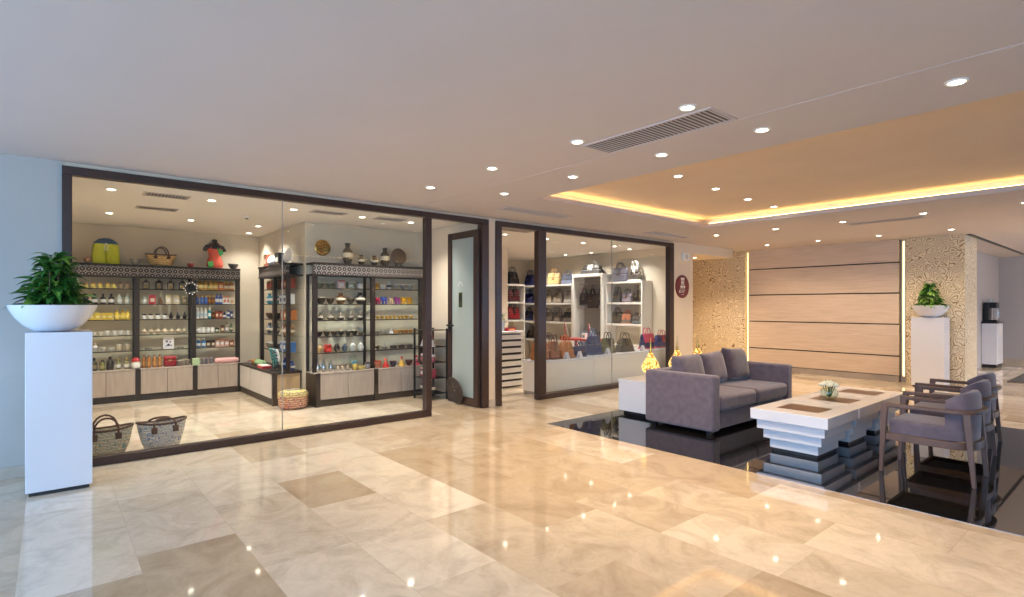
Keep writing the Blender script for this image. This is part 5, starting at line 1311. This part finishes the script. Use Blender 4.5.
bag('tall pale blue tote standing low in the tall white cabinet', -8.98, 9.96, 0.101, 0.0, 0.44, 0.74, 0.2, ((120, 136, 156), (96, 110, 130)), 'tote', None)
bag('grey tote beside the pale blue one in the tall white cabinet', -8.60, 9.96, 0.101, 0.0, 0.26, 0.62, 0.18, (SLT, DK), 'tote', None)
# red folding stand on the lower shelf
t = thing('display_stand', 'low red display stand with sloping white chains on the lower bag shelf', 'stand', (-9.72, 9.72, 0.75))
t.location = (-8.2, 8.95, 0.0)
for x in (-0.42, 0.40): box(x, x + 0.04, -0.2, -0.16, 0, 0.70).build('leg', gm(RD), t); box(x, x + 0.04, 0.16, 0.2, 0, 0.70).build('leg', gm(RD), t)
box(-0.46, 0.46, -0.22, 0.22, 0.70, 0.74).build('top', gm((170, 30, 40)), t, bevel=0.006)
for x in (-0.40, 0.30):
    m = MB()
    for k in range(9): m.lathe([(0.002, -0.014), (0.013, 0), (0.002, 0.014)], 6, (x + 0.014 * k, -0.16, 1.06 - 0.036 * k))
    m.build('chain', WHITEM, t)
    box(x - 0.012, x + 0.004, -0.17, -0.15, 0.74, 1.08).build('post', gm(RD), t)
good('carton', 'small white card box on the red display stand', (-8.05, 8.82, 0.741), 0, 0.13, 0.05, (WH, WH, (120, 120, 120)), None)
# side shelf with black and red bags
t = thing('side_shelves', 'white side shelves with black and red bags beside the beige pier', 'shelves', (-11.475, 9.30, 0), G90)
for z in (2.03, 1.56, 1.08): box(-0.55, 0.45, -0.40, -0.004, z - 0.045, z).build('shelf', WHITEM, t, bevel=0.003)
for x in (-0.585, 0.45): box(x, x + 0.035, -0.40, -0.004, 0, 2.033).build('side_panel', WHITEM, t)
for i, (zz, ds, cols) in enumerate(((2.031, 'tall black bag', (DK, SLT)), (1.561, 'dark red and black bag', ((84, 30, 32), DK)), (1.081, 'red bag', ((140, 32, 38), DK)))):
    for k, dy in enumerate((-0.28, 0.20)):
        bag(f'{ds}, {ORD[k]} from left on the side shelves by the beige pier', -11.26, 9.30 + dy, zz, G90, 0.38, 0.34, 0.2, cols, 'tote' if i else 'dome', 'bags on the side shelves')
# slatted counter
t = thing('slatted_counter', 'white counter of horizontal slats with dark gaps inside the bag shop doorway', 'counter', (-7.78, 6.29, 0))
box(-0.26, 0.26, -0.26, 0.26, 0.02, 0.95).build('core', BLACK, t)
m = MB()
for i in range(8): m.box(-0.285, 0.285, -0.285, 0.285, 0.03 + 0.118 * i, 0.03 + 0.118 * i + 0.078)
m.build('slats', WHITEM, t, bevel=0.003)
box(-0.30, 0.30, -0.30, 0.30, 0.965, 1.0).build('worktop', WHITEM, t, bevel=0.004)
t = thing('potted_plant', 'small green plant in a white square pot on the slatted counter', 'plant', (-7.70, 6.20, 1.001))
MB().taper((-0.055, 0.055, -0.055, 0.055, 0), (-0.07, 0.07, -0.07, 0.07, 0.18)).build('pot', WHITE, t, bevel=0.006)
a = MB(); rnd = random.Random(9)
for k in range(40):
    yw = rnd.random() * 2 * PI; L = rnd.uniform(0.07, 0.13)
    leaf(a, (0.02 * math.cos(yw), 0.02 * math.sin(yw), 0.175 + 0.10 * rnd.random()), yw, L, L * 0.3, L * rnd.uniform(0.2, 1.0), rnd.uniform(0.2, 0.7))
a.build('foliage', LEAF, t); MB().tube([(0, 0, 0.15), (0.005, 0, 0.28)], 0.006, 5).build('stem', STEM, t)
good('carton', 'flat red gift box on the slatted counter beside the white pot', (-7.66, 6.40, 1.001), 1.5, 0.06, 0.09, (RD, (150, 30, 36), GOLDC), None)
good('jar', 'red candle jar at the front corner of the slatted counter', (-7.58, 6.07, 1.001), 0, 0.10, 0.04, ((180, 40, 44), CRM), None)
